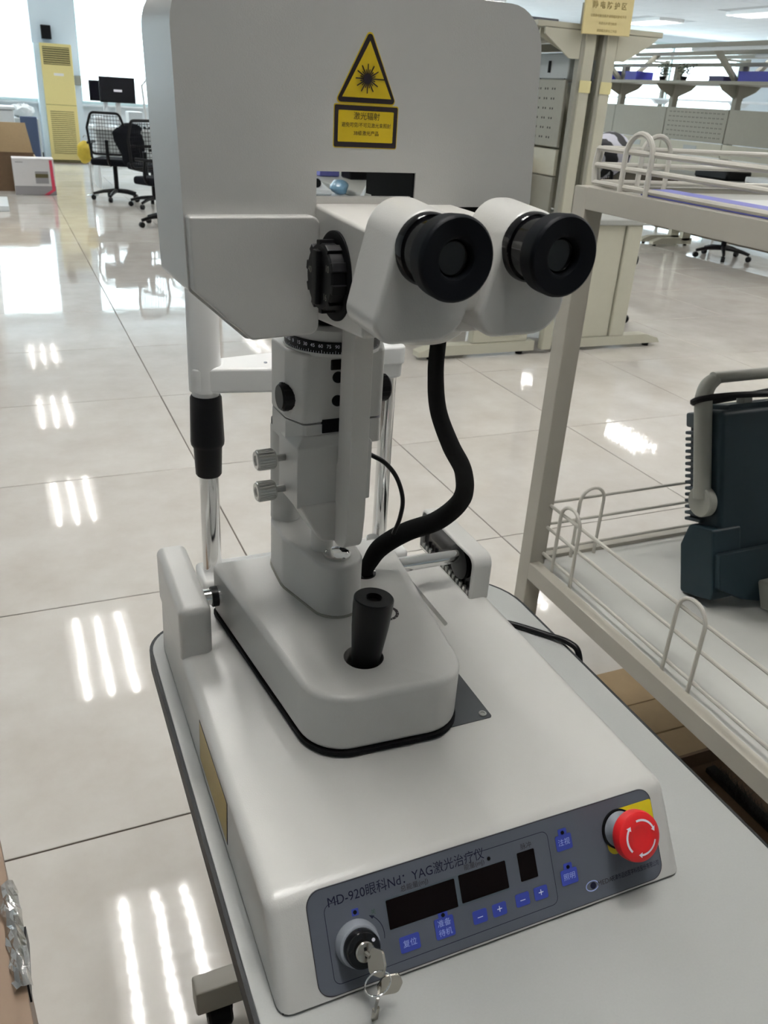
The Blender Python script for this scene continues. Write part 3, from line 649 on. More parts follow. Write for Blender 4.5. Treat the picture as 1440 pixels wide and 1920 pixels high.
gb(B().box(0.0350, 0.0364, -0.0535, 0.0355, 1.3195, 1.3448), 'black_lining', BLACKM, lh)
gb(B().box(-0.0510, -0.0497, -0.052, 0.035, 1.2205, 1.3445), 'black_lining', BLACKM, lh)
gb(B().box(0.0380, 0.120, -0.050, 0.030, 1.3130, 1.3192), 'bottom_plate', BLACKM, lh)
gb(B().box(-0.0495, -0.0415, -0.075, 0.03, 1.234, 1.316).bevel(0.002, 2), 'head_bracket', BLACKM)
# warning label on the head
def hl(u, z, off=0.0): return G @ axes((u, -0.0550 - off, z), (1, 0, 0), (0, 0, 1))
def hprism(poly, o1, nm, m_, par, label=None): return gb(B().prism(poly, 'y', -0.0548, -0.0550 - o1), nm, m_, par, label, flat=True)
tri = [(-0.0355, 1.3945), (0.0140, 1.3945), (-0.0095, 1.4420)]
hprism(fillet([(-0.0370, 1.3930), (0.0155, 1.3930), (-0.0095, 1.4450)], 0.003, 5), 0.0002, 'warning_triangle', YELLOW, lh, 'yellow laser warning triangle')
hprism(fillet([(-0.0358, 1.3940), (0.0146, 1.3940), (-0.0095, 1.4430)], 0.0024, 5), 0.0004, 'triangle_border', INKB, lh)
hprism([(-0.0308, 1.3975), (0.0102, 1.3975), (-0.0095, 1.4355)], 0.0006, 'triangle_field', YELLOW, lh)
bs = B(); cu_, cz_ = -0.0105, 1.4105
bs.lathe([(0.0034, 0), (0.0034, 0.0004)], (cu_, -0.0556, cz_), (0, -1, 0), 20)
def ray_(a, r0, r1, w):
    d = Vector((math.cos(a), 0, math.sin(a))); e = Vector((-d.z, 0, d.x)) * w; c = Vector((cu_, -0.05585, cz_))
    bs.hexa([tuple(c + d * r + e * s_ + Vector((0, y, 0))) for y in (0, -0.0002) for r, s_ in ((r0, -1), (r1, -1), (r1, 1), (r0, 1))])
for k_ in range(12): ray_(math.radians(30 * k_), 0.003, 0.0100 if k_ else 0.0155, 0.00040)
for k_ in range(24):
    if k_ % 2: ray_(math.radians(15 * k_), 0.003, 0.0064, 0.00032)
bmesh.ops.recalc_face_normals(bs.bm, faces=bs.bm.faces[:]); gb(bs, 'laser_burst', INKB, lh, flat=True)
hprism(rrect(-0.0372, 0.0172, 1.3622, 1.3928, 0.0015), 0.0002, 'warning_plate', YELLOW, lh, 'yellow warning text plate')
hprism(rrect(-0.0366, 0.0166, 1.3628, 1.3920, 0.0012), 0.0004, 'plate_border', INKB, lh)
hprism(rrect(-0.0335, 0.0132, 1.3665, 1.3885, 0.0006, 2), 0.0006, 'plate_field', YELLOW, lh)
text('激光辐射', 0.0056, hl(-0.0098, 1.3845, 0.0008), INKB, lh)
text('避免可见/不可见激光束照射', 0.0036, hl(-0.0098, 1.3783, 0.0008), INKB, lh, sx=0.95)
text('3B级激光产品', 0.0036, hl(-0.0098, 1.3727, 0.0008), INKB, lh)
# microscope body
q = B().hexa([(-0.057, -0.165, 1.243), (0.075, -0.165, 1.243), (0.075, -0.045, 1.230), (-0.050, -0.045, 1.230), (-0.057, -0.165, 1.318), (0.075, -0.165, 1.318), (0.075, -0.045, 1.321), (-0.050, -0.045, 1.321)])
bmesh.ops.recalc_face_normals(q.bm, faces=q.bm.faces[:]); q.bevel(0.003, 3, 30); gb(q, 'microscope_body', WHITE2, label='white box body of the microscope', ang=50)
gb(B().box(-0.050, 0.07, -0.052, -0.046, 1.316, 1.3265).bevel(0.0015, 2), 'rear_lip', WHITE2)
gb(B().lathe([(0.030, 0), (0.0385, 0.006), (0.040, 0.012), (0.040, 0.014)], (0.006, -0.125, 1.2320), (0, 0, 1), 40), 'under_dish', WHITE2)
gb(B().lathe([(0.0330, 0), (0.0330, 0.0035), (0.031, 0.004)], (-0.0525, -0.108, 1.2760), (-1, 0, 0), 44), 'drum_recess', BLACKM)
dr = gb(B().lathe([(0.0240, 0.003), (0.0245, 0.005), (0.0245, 0.0145), (0.0232, 0.0160), (0, 0.0160)], (-0.0520, -0.108, 1.2760), (-1, 0, 0), 44), 'magnification_drum', BLACK, label='black magnification knob with grip ribs')
for k_ in range(10):
    a = 2 * math.pi * (k_ + 0.3) / 10; c = Vector((-0.0615, -0.108 + 0.0245 * math.cos(a), 1.276 + 0.0245 * math.sin(a)))
    rb = B().box(-0.0065, 0.0065, -0.0022, 0.0022, -0.0035, 0.0035).bevel(0.0008, 2); rb.xf(Matrix.Translation(c) @ Matrix.Rotation(a, 4, 'X')); gb(rb, 'grip_rib', BLACK, dr)
for k_, s_ in enumerate(['6', '10', '16', '25', '40']):
    a = math.radians(100 - 72 * k_); text(s_, 0.0070, G @ axes((-0.0683, -0.108 + 0.018 * -math.cos(a), 1.276 + 0.018 * math.sin(a)), (0, -1, 0), (0, 0, 1)), BENCHG, dr, 'scale_numeral')
gb(B().box(-0.0725, -0.0675, -0.1125, -0.1035, 1.256, 1.296).bevel(0.0015, 2), 'drum_grip', BLACK, dr)
# eyepiece pods
def pod(du, side, lab):
    # front outline at v=-0.212 and back outline at v=-0.158, clockwise polygons in (u, z)
    f = fillet([(-0.052, 1.3365), (-0.074, 1.2500), (0.010, 1.2500), (-0.012, 1.3365)], [0.024, 0.016, 0.026, 0.024], 10)
    q = B().prism([(x + du, z) for x, z in f], 'y', -0.2085, -0.1600, poly2=[(x + du + 0.001, z) for x, z in fillet([(-0.0530, 1.3395), (-0.0740, 1.2530), (0.008, 1.2530), (-0.010, 1.3395)], [0.024, 0.014, 0.026, 0.024], 10)])
    q.bevel(0.0035, 4, 60)
    p = gb(q, 'eyepiece_pod', WHITE, label=lab, ang=50)
    u0 = -0.0335 + du; z0 = 1.3122; ax = (0.01, -1, 0.02)
    gb(B().lathe([(0.0235, 0), (0.0235, 0.0060), (0.0222, 0.0080)], (u0, -0.2050, z0), ax, 44), 'base_ring', BLACKG, p)
    gb(B().lathe([(0.0208, 0), (0.0208, 0.0230), (0.0200, 0.0240)], (u0, -0.2120, z0), ax, 44), 'eyepiece_barrel', BLACKG, p)
    gb(B().lathe([(0.0215, 0.0), (0.0258, 0.0015), (0.0262, 0.005), (0.0267, 0.0130), (0.0263, 0.0150), (0.0248, 0.0163), (0.0150, 0.0158), (0.0128, 0.0148), (0.0118, 0.0120), (0.0112, 0.001), (0, 0.001)], (u0, -0.2310, z0), ax, 48), 'eyecup', RUBBER, p, label='black rubber eyecup')
    gb(B().lathe([(0.0113, 0.0), (0.0113, 0.0035), (0.0104, 0.0042), (0.0100, 0.0030)], (u0, -0.2372, z0), ax, 40), 'lens_ring', BLACKG, p)
    gb(B().lathe([(0.0102, 0.0), (0.0100, 0.0012), (0.0080, 0.0020), (0.004, 0.0025), (0, 0.0027)], (u0, -0.2345, z0), ax, 32), 'ocular_lens', LENS, p)
    return p
pod(0.0, -1, 'left eyepiece housing, white rounded wedge')
pod(0.0815, 1, 'right eyepiece housing, white rounded wedge')
gb(B().box(0.002, 0.028, -0.2000, -0.158, 1.268, 1.312).bevel(0.003, 2), 'pod_bridge', WHITE2)
gb(B().box(0.084, 0.093, -0.168, -0.150, 1.245, 1.262).bevel(0.0015, 2), 'lock_lever', BLACK)

# camera rays -> world, used only to lay hose bends at stated depths
RM = Matrix(R)
def at(px, py, Y):
    r = RM @ Vector(((px - 720) / 1560, (py - 960) / 1560, 1)); return Vector((0, 0, 1.4)) + r * (Y / r.y)
hp_ = [at(822, 640, 0.59), at(817, 700, 0.595), at(822, 770, 0.61), at(845, 835, 0.635), at(869, 885, 0.66), at(866, 935, 0.685), at(822, 975, 0.71), at(762, 997, 0.73), at(714, 1026, 0.742), at(693, 1055, 0.7455), Vector((0.3230, 0.7460, 0.9150))]
B().tube(hp_, [0.0066, 0.0068, 0.0075, 0.0085, 0.0090, 0.0100, 0.0108, 0.0110, 0.0108, 0.0090, 0.0080], 16, smooth=8).build('hose', HOSE, D, 'thick black braided hose')
B().tube([at(694, 852, 0.70), at(722, 868, 0.70), at(744, 896, 0.70), at(755, 935, 0.705), at(750, 970, 0.715), at(738, 1000, 0.728)], 0.0024, 10, smooth=6).build('thin_cable', BLACK, D, 'thin black cable joining the hose')

# chin rest
cr_ = B().box(0.168, 0.448, 0.887, 0.942, 0.8280, 0.8480).bevel(0.006, 4, 30).build('chinrest_base_bar', CHINW, D, 'white cross bar behind the base')
B().cyl((0.4010, 0.905, 0.848), (0.4010, 0.905, 0.868), 0.0085, 24, ch=0.001).build('bar_knob', STEEL, D)
B().cyl((0.4010, 0.905, 0.843), (0.4010, 0.905, 0.850), 0.0045, 12).build('knob_stem', STEEL, D)
XLr, YLr = 0.1865, 0.920; XRr, YRr = 0.4190, 0.925
B().cyl((XLr, YLr, 0.846), (XLr, YLr, 0.985), 0.0118, 32).build('chinrest_rod', CHROME, D, 'left chrome rod of the chin rest')
B().cyl((XRr, YRr, 0.846), (XRr, YRr, 1.100), 0.0098, 32).build('chinrest_rod', CHROME, D, 'right chrome rod of the chin rest')
B().lathe([(0.0142, 0), (0.0155, 0.002), (0.0168, 0.036), (0.0195, 0.040), (0.0200, 0.044), (0.0182, 0.098), (0.0165, 0.101)], (XLr, YLr, 0.979), (0, 0, 1), 32).build('height_grip', BLACK, D, 'black height adjusting sleeve')
B().cyl((XLr, YLr, 1.075), (XLr, YLr, 1.092), 0.0155, 28).build('post_collar', CHINW, D)
B().lathe([(0.0185, 0), (0.0180, 0.10), (0.0180, 0.26)], (XLr, YLr, 1.086), (0, 0, 1), 32).build('chinrest_post', CHINW, D, 'white left upright of the chin rest')
q = B().prism(fillet([(0.1700, 0.905), (0.262, 0.889), (0.300, 0.889), (0.340, 0.900), (0.4000, 0.905), (0.4320, 0.910), (0.4320, 0.942), (0.300, 0.955), (0.262, 0.952), (0.1700, 0.936)], 0.010, 4), 'z', 1.0860, 1.1160).bevel(0.004, 3, 60)
q.build('chinrest_crossbar', CHINW, D, 'white chin rest crossbar', ang=50)
q = B().prism(fillet([(0.392, 0.902), (0.432, 0.902), (0.432, 0.944), (0.392, 0.944)], 0.010, 4), 'z', 1.105, 1.128).bevel(0.003, 3, 60); q.build('crossbar_end', CHINW, D, ang=50)
B().cyl((XRr, YRr, 1.127), (XRr, YRr, 1.142), 0.0090, 24, ch=0.001).build('end_cap', CHROME, D)
B().prism(fillet([(0.272, 0.895), (0.335, 0.895), (0.335, 0.940), (0.272, 0.940)], 0.014, 5), 'z', 1.114, 1.122).bevel(0.003, 2, 60).build('chin_cup', CHINW, D)
B().cyl((0.2550, 0.9100, 1.115), (0.2550, 0.9100, 1.1172), 0.002, 10).build('peg_hole', GREYK, D)

# power cable on the table
PC = tag(B().tube([(0.499, 0.815, 0.7755), (0.530, 0.800, 0.7745), (0.560, 0.775, 0.7745), (0.588, 0.742, 0.7745), (0.606, 0.715, 0.7755), (0.6125, 0.700, 0.765), (0.6125, 0.690, 0.72), (0.610, 0.68, 0.60), (0.61, 0.70, 0.30), (0.70, 0.78, 0.02), (0.8, 1.0, 0.0045)], 0.0042, 10, smooth=6).build('power_cable', BLACK), 'black power cable leaving the base and dropping over the right table edge', 'cable')

# ================================================================== wire cart
CT = thing('utility_cart', (1.45, 0.95, 0), 'cream two-tier steel cart with wire guard rails, right of the laser', 'cart')
CX0, CX1, CY0, CY1 = 1.065, 1.90, 0.25, 1.50; ZT, ZL = 1.262, 0.405
pw = 0.045
for x in (CX0, CX1 - pw):
    for y in (CY0, CY1 - pw):
        B().box(x, x + pw, y, y + pw, 0.09, ZT - 0.001).bevel(0.003, 2).build('post', CREAM, CT)
        c = B().cyl((x + pw / 2 - 0.012, y + pw / 2, 0.035), (x + pw / 2 + 0.012, y + pw / 2, 0.035), 0.035, 20, ch=0.004).build('castor', BLACK, CT)
        B().box(x + pw / 2 - 0.018, x + pw / 2 + 0.018, y + 0.005, y + pw - 0.005, 0.055, 0.09).build('castor_fork', STEEL, c)
for z, h, nm in ((ZT, 0.042, 'top'), (ZL, 0.045, 'lower')):
    e = 0.0006
    B().box(CX0 - e, CX0 + 0.028, CY0 + pw, CY1 - pw, z - h, z).bevel(0.002, 2).build('side_beam', CREAM, CT)
    B().box(CX1 - 0.028, CX1 + e, CY0 + pw, CY1 - pw, z - h, z).bevel(0.002, 2).build('side_beam', CREAM, CT)
    B().box(CX0 + pw, CX1 - pw, CY1 - 0.028, CY1 + e, z - h, z).bevel(0.002, 2).build('end_beam', CREAM, CT)
    B().box(CX0 + pw, CX1 - pw, CY0 - e, CY0 + 0.028, z - h, z).bevel(0.002, 2).build('end_beam', CREAM, CT)
    B().box(CX0 + 0.028, CX1 - 0.028, CY0 + pw, CY1 - 0.028, z - 0.022, z - 0.010).build('shelf', SHELFW, CT)
def rail(z, dz, xoff, hoops_side, hoops_back, r=0.0032):
    x = CX0 + xoff; yb = CY1 - 0.030; yf = CY0 + 0.03; xr = CX1 - 0.03
    zz = (z + dz[0], z + dz[1], z + dz[2])
    for k_, h in enumerate(zz):
        B().tube([(x, yf, h), (x, yb - 0.004, h)], r, 8, smooth=1).build('rail_wire', WIRE, CT)
        B().tube([(x + 0.012, yb, h), (xr, yb, h)], r, 8, smooth=1).build('rail_wire', WIRE, CT)
        B().tube([(xr, yf, h), (xr, yb - 0.004, h)], r, 8, smooth=1).build('rail_wire', WIRE, CT)
    B().tube([(x, yb - 0.004, zz[0]), (x, yb + 0.002, (zz[0] + zz[2]) / 2), (x, yb - 0.004, zz[2])], r, 8, smooth=1).build('corner_wire', WIRE, CT)
    B().tube([(x + 0.012, yb, zz[0]), (x + 0.006, yb, (zz[0] + zz[2]) / 2), (x + 0.012, yb, zz[2])], r, 8, smooth=1).build('corner_wire', WIRE, CT)
    for y0 in hoops_side:
        w = 0.075; top = zz[2] + 0.032
        pts = [(x - 0.005, y0, z - 0.012), (x - 0.005, y0, top - w / 2)] + [(x - 0.005, y0 + w / 2 - w / 2 * math.cos(a), top - w / 2 + w / 2 * math.sin(a)) for a in [math.radians(d) for d in range(15, 180, 15)]] + [(x - 0.005, y0 + w, top - w / 2), (x - 0.005, y0 + w, z - 0.012)]
        B().tube(pts, r, 8, smooth=1).build('hoop', WIRE, CT)
    for x0 in hoops_back:
        w = 0.070; top = zz[2] + 0.026
        pts = [(x0, yb - 0.006, z - 0.012), (x0, yb - 0.006, top - w / 2)] + [(x0 + w / 2 - w / 2 * math.cos(a), yb - 0.006, top - w / 2 + w / 2 * math.sin(a)) for a in [math.radians(d) for d in range(15, 180, 15)]] + [(x0 + w, yb - 0.006, top - w / 2), (x0 + w, yb - 0.006, z - 0.012)]
        B().tube(pts, r, 8, smooth=1).build('hoop', WIRE, CT)
rail(ZT, (0.008, 0.040, 0.070), 0.020, [1.300, 0.85, 0.45], [1.190, 1.62], r=0.0052)
rail(ZL, (0.020, 0.092, 0.150), 0.036, [1.330, 0.930, 0.50], [1.192, 1.62], r=0.0042)
# shallow tray and papers on the cart
tr_ = thing('shallow_tray', (1.40, 1.0, ZT - 0.01), 'violet-blue shallow plastic tray lying on the upper cart shelf', 'tray')
q = B().box(1.105, 1.60, 0.50, 1.335, ZT - 0.0098, ZT - 0.0066).build('tray_floor', PAPER, tr_)
B().box(1.096, 1.168, 0.50, 1.335, ZT - 0.0098, ZT + 0.010).bevel(0.004, 3).build('tray_rim', BINP, tr_, 'violet blue rim')
for k_, (x0, y0, x1, y1) in enumerate(((1.18, 0.70, 1.37, 1.0), (1.20, 1.02, 1.50, 1.25))):
    tag(B().box(x0, x1, y0, y1, ZT - 0.0058, ZT - 0.0042 + 0.003 * k_).build('paper_sheet', PAPER), ['white sheet of paper nearer the viewer on the upper cart shelf', 'stack of white paper farther back on the upper cart shelf'][k_], 'paper')
# flattened carton under cart
cb = thing('cardboard_sheet', (1.43, 1.2, 0), 'flattened brown cardboard with fold creases on the floor under the cart', 'cardboard')
for k_, (ya, yb) in enumerate(((1.305, 1.445), (1.190, 1.303), (1.080, 1.188))):
    q = B(); nX = 8; z0 = 0.004 + 0.006 * (k_ == 1)
    q.hexa([(1.20, ya, 0.001), (1.72, ya, 0.001), (1.72, yb, 0.001), (1.20, yb, 0.001), (1.20, ya + 0.002, 0.007 + 0.004 * (k_ % 2)), (1.72, ya + 0.002, 0.006), (1.72, yb - 0.002, 0.008), (1.20, yb - 0.002, 0.006 + 0.003 * k_)])
    q.build('cardboard_flap', CARD, cb)
bx = thing('open_carton', (1.45, 0.85, 0), 'brown open carton with dark inside on the floor under the cart front', 'box')
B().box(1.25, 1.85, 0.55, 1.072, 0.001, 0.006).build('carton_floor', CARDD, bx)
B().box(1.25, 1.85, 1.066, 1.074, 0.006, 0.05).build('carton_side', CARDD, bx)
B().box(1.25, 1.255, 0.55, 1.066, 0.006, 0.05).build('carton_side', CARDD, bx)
br = thing('scrubbing_brush', (1.40, 0.90, 0.008), 'long dark bristle brush lying in the open carton', 'brush')
q = B()
B().box(1.360, 1.388, 0.60, 1.045, 0.0065, 0.022).bevel(0.004, 2).build('brush_back', BRIST, br)
for k_ in range(1500):
    x = 1.374 + random.uniform(-0.016, 0.016); y = random.uniform(0.61, 1.03); d = Vector((random.uniform(-0.022, 0.03), random.uniform(-0.015, 0.015), 0.03)); a = Vector((x, y, 0.020)); e = Vector((0.0012, 0.0006, 0))
    vs = [q.bm.verts.new(a - e), q.bm.verts.new(a + e), q.bm.verts.new(a + d)]; q.bm.faces.new(vs)
q.build('bristles', BRIST, br, kind='stuff', flat=True)

# oscilloscope in a dark teal case, leaning back against the rear rail
zb = ZL - 0.010
OS = thing('portable_oscilloscope', (1.55, 1.25, zb), 'dark teal portable oscilloscope with grey carrying handle on the lower cart shelf', 'instrument')
LEAN = math.radians(-17)
OM = Matrix.Translation((1.372, 1.245, zb + 0.001)) @ Matrix.Rotation(LEAN, 4, 'X') @ Matrix.Translation((0, -0.10, 0))
def ob_(q, name, m_, label=None, par=None): return q.build(name, m_, par or OS, label, mtx=OM)
ob_(B().box(0.0, 0.43, 0.0, 0.072, 0.012, 0.425).bevel(0.012, 3, 30), 'case', TEAL)
ob_(B().prism(fillet([(0.03, 0.435), (0.40, 0.435), (0.40, 0.418), (0.03, 0.418)], 0.004, 3), 'y', 0.012, 0.06), 'top_ridge', TEAL)
ob_(B().prism(fillet([(0.0, 0.0), (0.055, -0.002), (0.098, 0.0), (0.098, 0.115), (0.070, 0.165), (-0.004, 0.165), (-0.006, 0.02)], 0.008, 3), 'x', -0.024, 0.06).bevel(0.006, 2, 60), 'lower_bumper', TEAL)
ob_(B().prism(fillet([(-0.018, 0.03), (0.05, -0.004), (0.16, -0.030), (0.30, -0.012), (0.43, 0.0), (0.43, 0.11), (-0.018, 0.11)], 0.006, 3), 'y', -0.020, 0.0).bevel(0.004, 2, 60), 'front_bumper', TEAL)
ob_(B().box(0.004, 0.42, 0.070, 0.098, 0.165, 0.405).bevel(0.004, 2), 'rear_spine', VENT)
for k_ in range(15): ob_(B().box(-0.010, 0.012, 0.050, 0.099, 0.170 + k_ * 0.0142, 0.1775 + k_ * 0.0142).bevel(0.002, 2), 'vent_fin', VENT)
ob_(B().box(-0.008, 0.05, 0.050, 0.100, 0.385, 0.418).bevel(0.005, 2), 'vent_cap', VENT)
ob_(B().lathe([(0.032, 0), (0.0355, 0.004), (0.0355, 0.020), (0.033, 0.023), (0.031, 0.0225), (0, 0.0230)], (0.0, 0.040, 0.222), (-1, 0, 0), 36), 'handle_pivot', SCOPEG, 'grey disc pivot of the handle')
pth = [(-0.014, 0.040, 0.230), (-0.014, 0.040, 0.425), (-0.012, 0.040, 0.456), (-0.002, 0.040, 0.478), (0.018, 0.040, 0.491), (0.042, 0.040, 0.495), (0.39, 0.040, 0.495), (0.42, 0.040, 0.488), (0.438, 0.040, 0.465), (0.444, 0.040, 0.230)]
ob_(B().tube(pth, [0.0195, 0.0195, 0.0192, 0.018, 0.0155, 0.0130, 0.0125, 0.0165, 0.019, 0.0195], 14, smooth=4), 'handle', SCOPEG, 'grey carrying handle')
ob_(B().prism(fillet([(0.105, -0.035), (0.20, -0.035), (0.21, 0.035), (0.095, 0.035)], 0.006, 3), 'y', -0.075, -0.020).bevel(0.003, 2, 60), 'front_foot', SCOPEG)
ob_(B().box(0.085, 0.110, 0.020, 0.045, 0.424, 0.455).bevel(0.003, 2), 'cable_clip', SCOPEG)
cbl = []
for k_ in range(40):
    a = 2 * math.pi * k_ / 39; cbl.append((0.185 + 0.225 * math.cos(a), 0.040 + 0.040 * math.sin(a), 0.448 + 0.008 * math.sin(a * 2)))
tag(B().tube(cbl, 0.0072, 8, smooth=1).build('mains_lead', BLACK, mtx=OM), 'black mains lead looped around the oscilloscope handle', 'cable')

# ================================================================== wooden case, bottom left
WC = thing('wooden_case', (-0.3, 0.7, 0), 'brown wooden case with crumpled chrome latch at the bottom left edge of the photo', 'case')
q = B().hexa([(-0.074, 0.55, 0.02), (-0.118, 0.958, 0.02), (-0.60, 0.958, 0.02), (-0.60, 0.55, 0.02), (-0.074, 0.55, 0.45), (-0.118, 0.958, 0.45), (-0.60, 0.958, 0.45), (-0.60, 0.55, 0.45)])
bmesh.ops.recalc_face_normals(q.bm, faces=q.bm.faces[:]); q.bevel(0.002, 2); 
# align the case edge with the photographed line
q.build('case_body', WOOD, WC)
for (x, y) in ((-0.14, 0.60), (-0.16, 0.91), (-0.55, 0.60), (-0.55, 0.91)): B().cyl((x, y, 0), (x, y, 0.022), 0.018, 12).build('foot', BLACK, WC)
q = B()
N1, N2 = 14, 5; grid = []
for i in range(N1 + 1):
    row = []
    for j in range(N2 + 1):
        t = i / N1; x = -0.1205 + 0.015 * t + (j / N2) * 0.022; y = 0.860 - 0.155 * t
        row.append(q.bm.verts.new((x + random.uniform(-0.002, 0.002), y + random.uniform(-0.002, 0.002), 0.4515 + 0.010 * math.sin(math.pi * j / N2) + random.uniform(0, 0.005))))
    grid.append(row)
for i in range(N1):
    for j in range(N2): q.bm.faces.new([grid[i][j], grid[i + 1][j], grid[i + 1][j + 1], grid[i][j + 1]])
bmesh.ops.solidify(q.bm, geom=q.bm.faces[:], thickness=0.001)
q.build('latch', FOIL, WC, 'crumpled shiny chrome latch', flat=True)
B().box(-0.0955, -0.0895, 0.715, 0.795, 0.415, 0.449).build('latch_shadow', BLACK, WC)  # thin black box stands in for the shadow strip beside the latch

# ================================================================== left background
lc = thing('storage_cabinet', (-0.4, 8.6, 0), 'low white cabinet with a projecting plinth at the left edge of the photo', 'cabinet')
B().box(-0.75, -0.125, 6.0, 11.4, 0.06, 0.72).bevel(0.01, 2).build('cabinet_body', WHITEP, lc)
B().box(-0.72, 0.055, 10.65, 11.5, 0.0, 0.06).box(-0.72, -0.14, 6.1, 10.66, 0.0, 0.06).bevel(0.008, 2).build('plinth', WHITEP, lc)
# air conditioner
ac = thing('air_conditioner', (1.16, 17.15, 0), 'tall cream floor-standing air conditioner in front of the pillar', 'air conditioner')
AY = 17.06
B().box(0.80, 1.40, AY + 0.02, AY + 0.31, 0.0, 1.86).bevel(0.01, 2).build('cabinet', ACW, ac)
B().box(0.895, 1.405, AY - 0.02, AY + 0.02, 0.04, 1.865).bevel(0.012, 2).build('front_panel', ACY, ac, 'cream yellow front panel')
B().box(0.895, 1.405, AY - 0.015, AY + 0.02, 0.0, 0.04).build('kick_plate', ACD, ac)
B().box(0.935, 1.365, AY - 0.024, AY - 0.0205, 1.545, 1.815).build('outlet_recess', ACD, ac)
for k_ in range(8): B().box(0.94, 1.36, AY - 0.036, AY - 0.024, 1.56 + k_ * 0.033, 1.569 + k_ * 0.033).build('outlet_vane', ACY, ac)
B().box(0.955, 1.345, AY - 0.023, AY - 0.0205, 0.155, 0.83).build('intake_recess', ACD, ac)
for k_ in range(21): B().box(0.955, 1.345, AY - 0.033, AY - 0.023, 0.163 + k_ * 0.0318, 0.182 + k_ * 0.0318).build('intake_slat', ACY, ac)
B().box(0.90, 1.40, AY - 0.022, AY - 0.0202, 0.925, 0.932).build('panel_seam', ACD, ac)
B().box(1.08, 1.24, AY - 0.024, AY - 0.0205, 1.38, 1.42).build('badge', BOXW, ac)
sp = thing('wall_speaker', (1.04, 17.3, 1.93), 'small black speaker on the pillar above the air conditioner', 'speaker')
B().box(0.96, 1.12, 17.26, 17.378, 1.93, 2.14).bevel(0.008, 2).build('speaker_box', BLACK, sp)
B().box(0.975, 1.105, 17.252, 17.26, 1.945, 2.125).build('speaker_grille', BLACKM, sp)
tag(B().box(1.42, 1.54, 17.25, 17.379, 1.25, 1.40).bevel(0.01, 2).build('dispenser', BENCHG), 'small grey box fixed to the side of the pillar', 'box')
# printer carton
pc = thing('printer_carton', (0.42, 12.35, 0), 'white printed carton with a red ribbon stripe standing on the floor', 'box')
B().box(0.165, 0.655, 12.2, 12.52, 0.001, 0.43).bevel(0.006, 1).build('carton', BOXW, pc)
B().hexa([(0.165, 12.195, 0.43), (0.655, 12.195, 0.43), (0.655, 12.40, 0.435), (0.165, 12.40, 0.435), (0.165, 12.20, 0.436), (0.655, 12.20, 0.436), (0.655, 12.41, 0.441), (0.165, 12.41, 0.441)]).build('lid_flap', BOXW, pc)
B().box(0.165, 0.655, 12.197, 12.1995, 0.004, 0.11).build('printed_band', GREYP, pc)
B().box(0.42, 0.575, 12.196, 12.1990, 0.14, 0.285).build('printed_picture', GREYP, pc)
B().box(0.42, 0.575, 12.194, 12.1958, 0.21, 0.255).build('picture_slot', ACD, pc)
B().prism([(0.60, 0.42), (0.635, 0.42), (0.645, 0.06), (0.56, 0.004), (0.50, 0.004), (0.605, 0.07)], 'y', 12.1935, 12.1955).build('ribbon_stripe', PINK, pc)
B().box(0.20, 0.29, 12.196, 12.199, 0.385, 0.395).build('printed_line', GREYP, pc)
# open brown box
ob = thing('open_brown_box', (0.2, 12.9, 0), 'open brown cardboard box with raised flap behind the white carton', 'box')
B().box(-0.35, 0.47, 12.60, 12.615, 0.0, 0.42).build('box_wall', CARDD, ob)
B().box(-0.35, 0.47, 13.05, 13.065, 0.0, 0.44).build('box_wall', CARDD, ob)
B().box(0.455, 0.47, 12.615, 13.05, 0.0, 0.42).build('box_wall', CARD, ob)
B().box(-0.35, -0.335, 12.615, 13.05, 0.0, 0.42).build('box_wall', CARD, ob)
B().hexa([(-0.33, 13.066, 0.42), (0.46, 13.066, 0.42), (0.46, 13.078, 0.42), (-0.33, 13.078, 0.42), (-0.33, 13.12, 0.80), (0.40, 13.12, 0.80), (0.40, 13.13, 0.80), (-0.33, 13.13, 0.80)]).build('raised_flap', CARD, ob)
tag(B().box(0.36, 0.58, 13.6, 13.7, 0.0, 0.86).bevel(0.01, 1).build('blue_board', mat('navy', (0.05, 0.08, 0.16), 0.5)), 'dark blue upright board behind the open brown box', 'board')
wb_ = thing('white_crate', (0.15, 14.2, 0), 'pale white crate stacked high behind the brown box', 'crate')
B().box(-0.4, 0.30, 14.0, 14.5, 0, 0.92).bevel(0.02, 2).build('crate_body', WHITEP, wb_)
B().box(-0.42, 0.32, 13.98, 14.52, 0.92, 0.96).bevel(0.008, 1).build('crate_rim', WHITEP, wb_)
q = B().sphere((0.46, 15.6, 0.86), 0.16, (1.1, 0.8, 0.62)); 
for v in q.bm.verts: v.co += Vector((random.uniform(-1, 1), random.uniform(-1, 1), random.uniform(-1, 1))) * 0.02
bs_ = thing('side_stand', (0.46, 15.6, 0), 'low grey stand carrying a crumpled white bag below the left window', 'stand')
B().box(0.25, 0.68, 15.4, 15.8, 0, 0.76).bevel(0.01, 1).build('stand_body', INSTR, bs_)
tag(q.build('plastic_bag', WHITEP), 'crumpled white plastic bag on the low grey stand', 'bag')

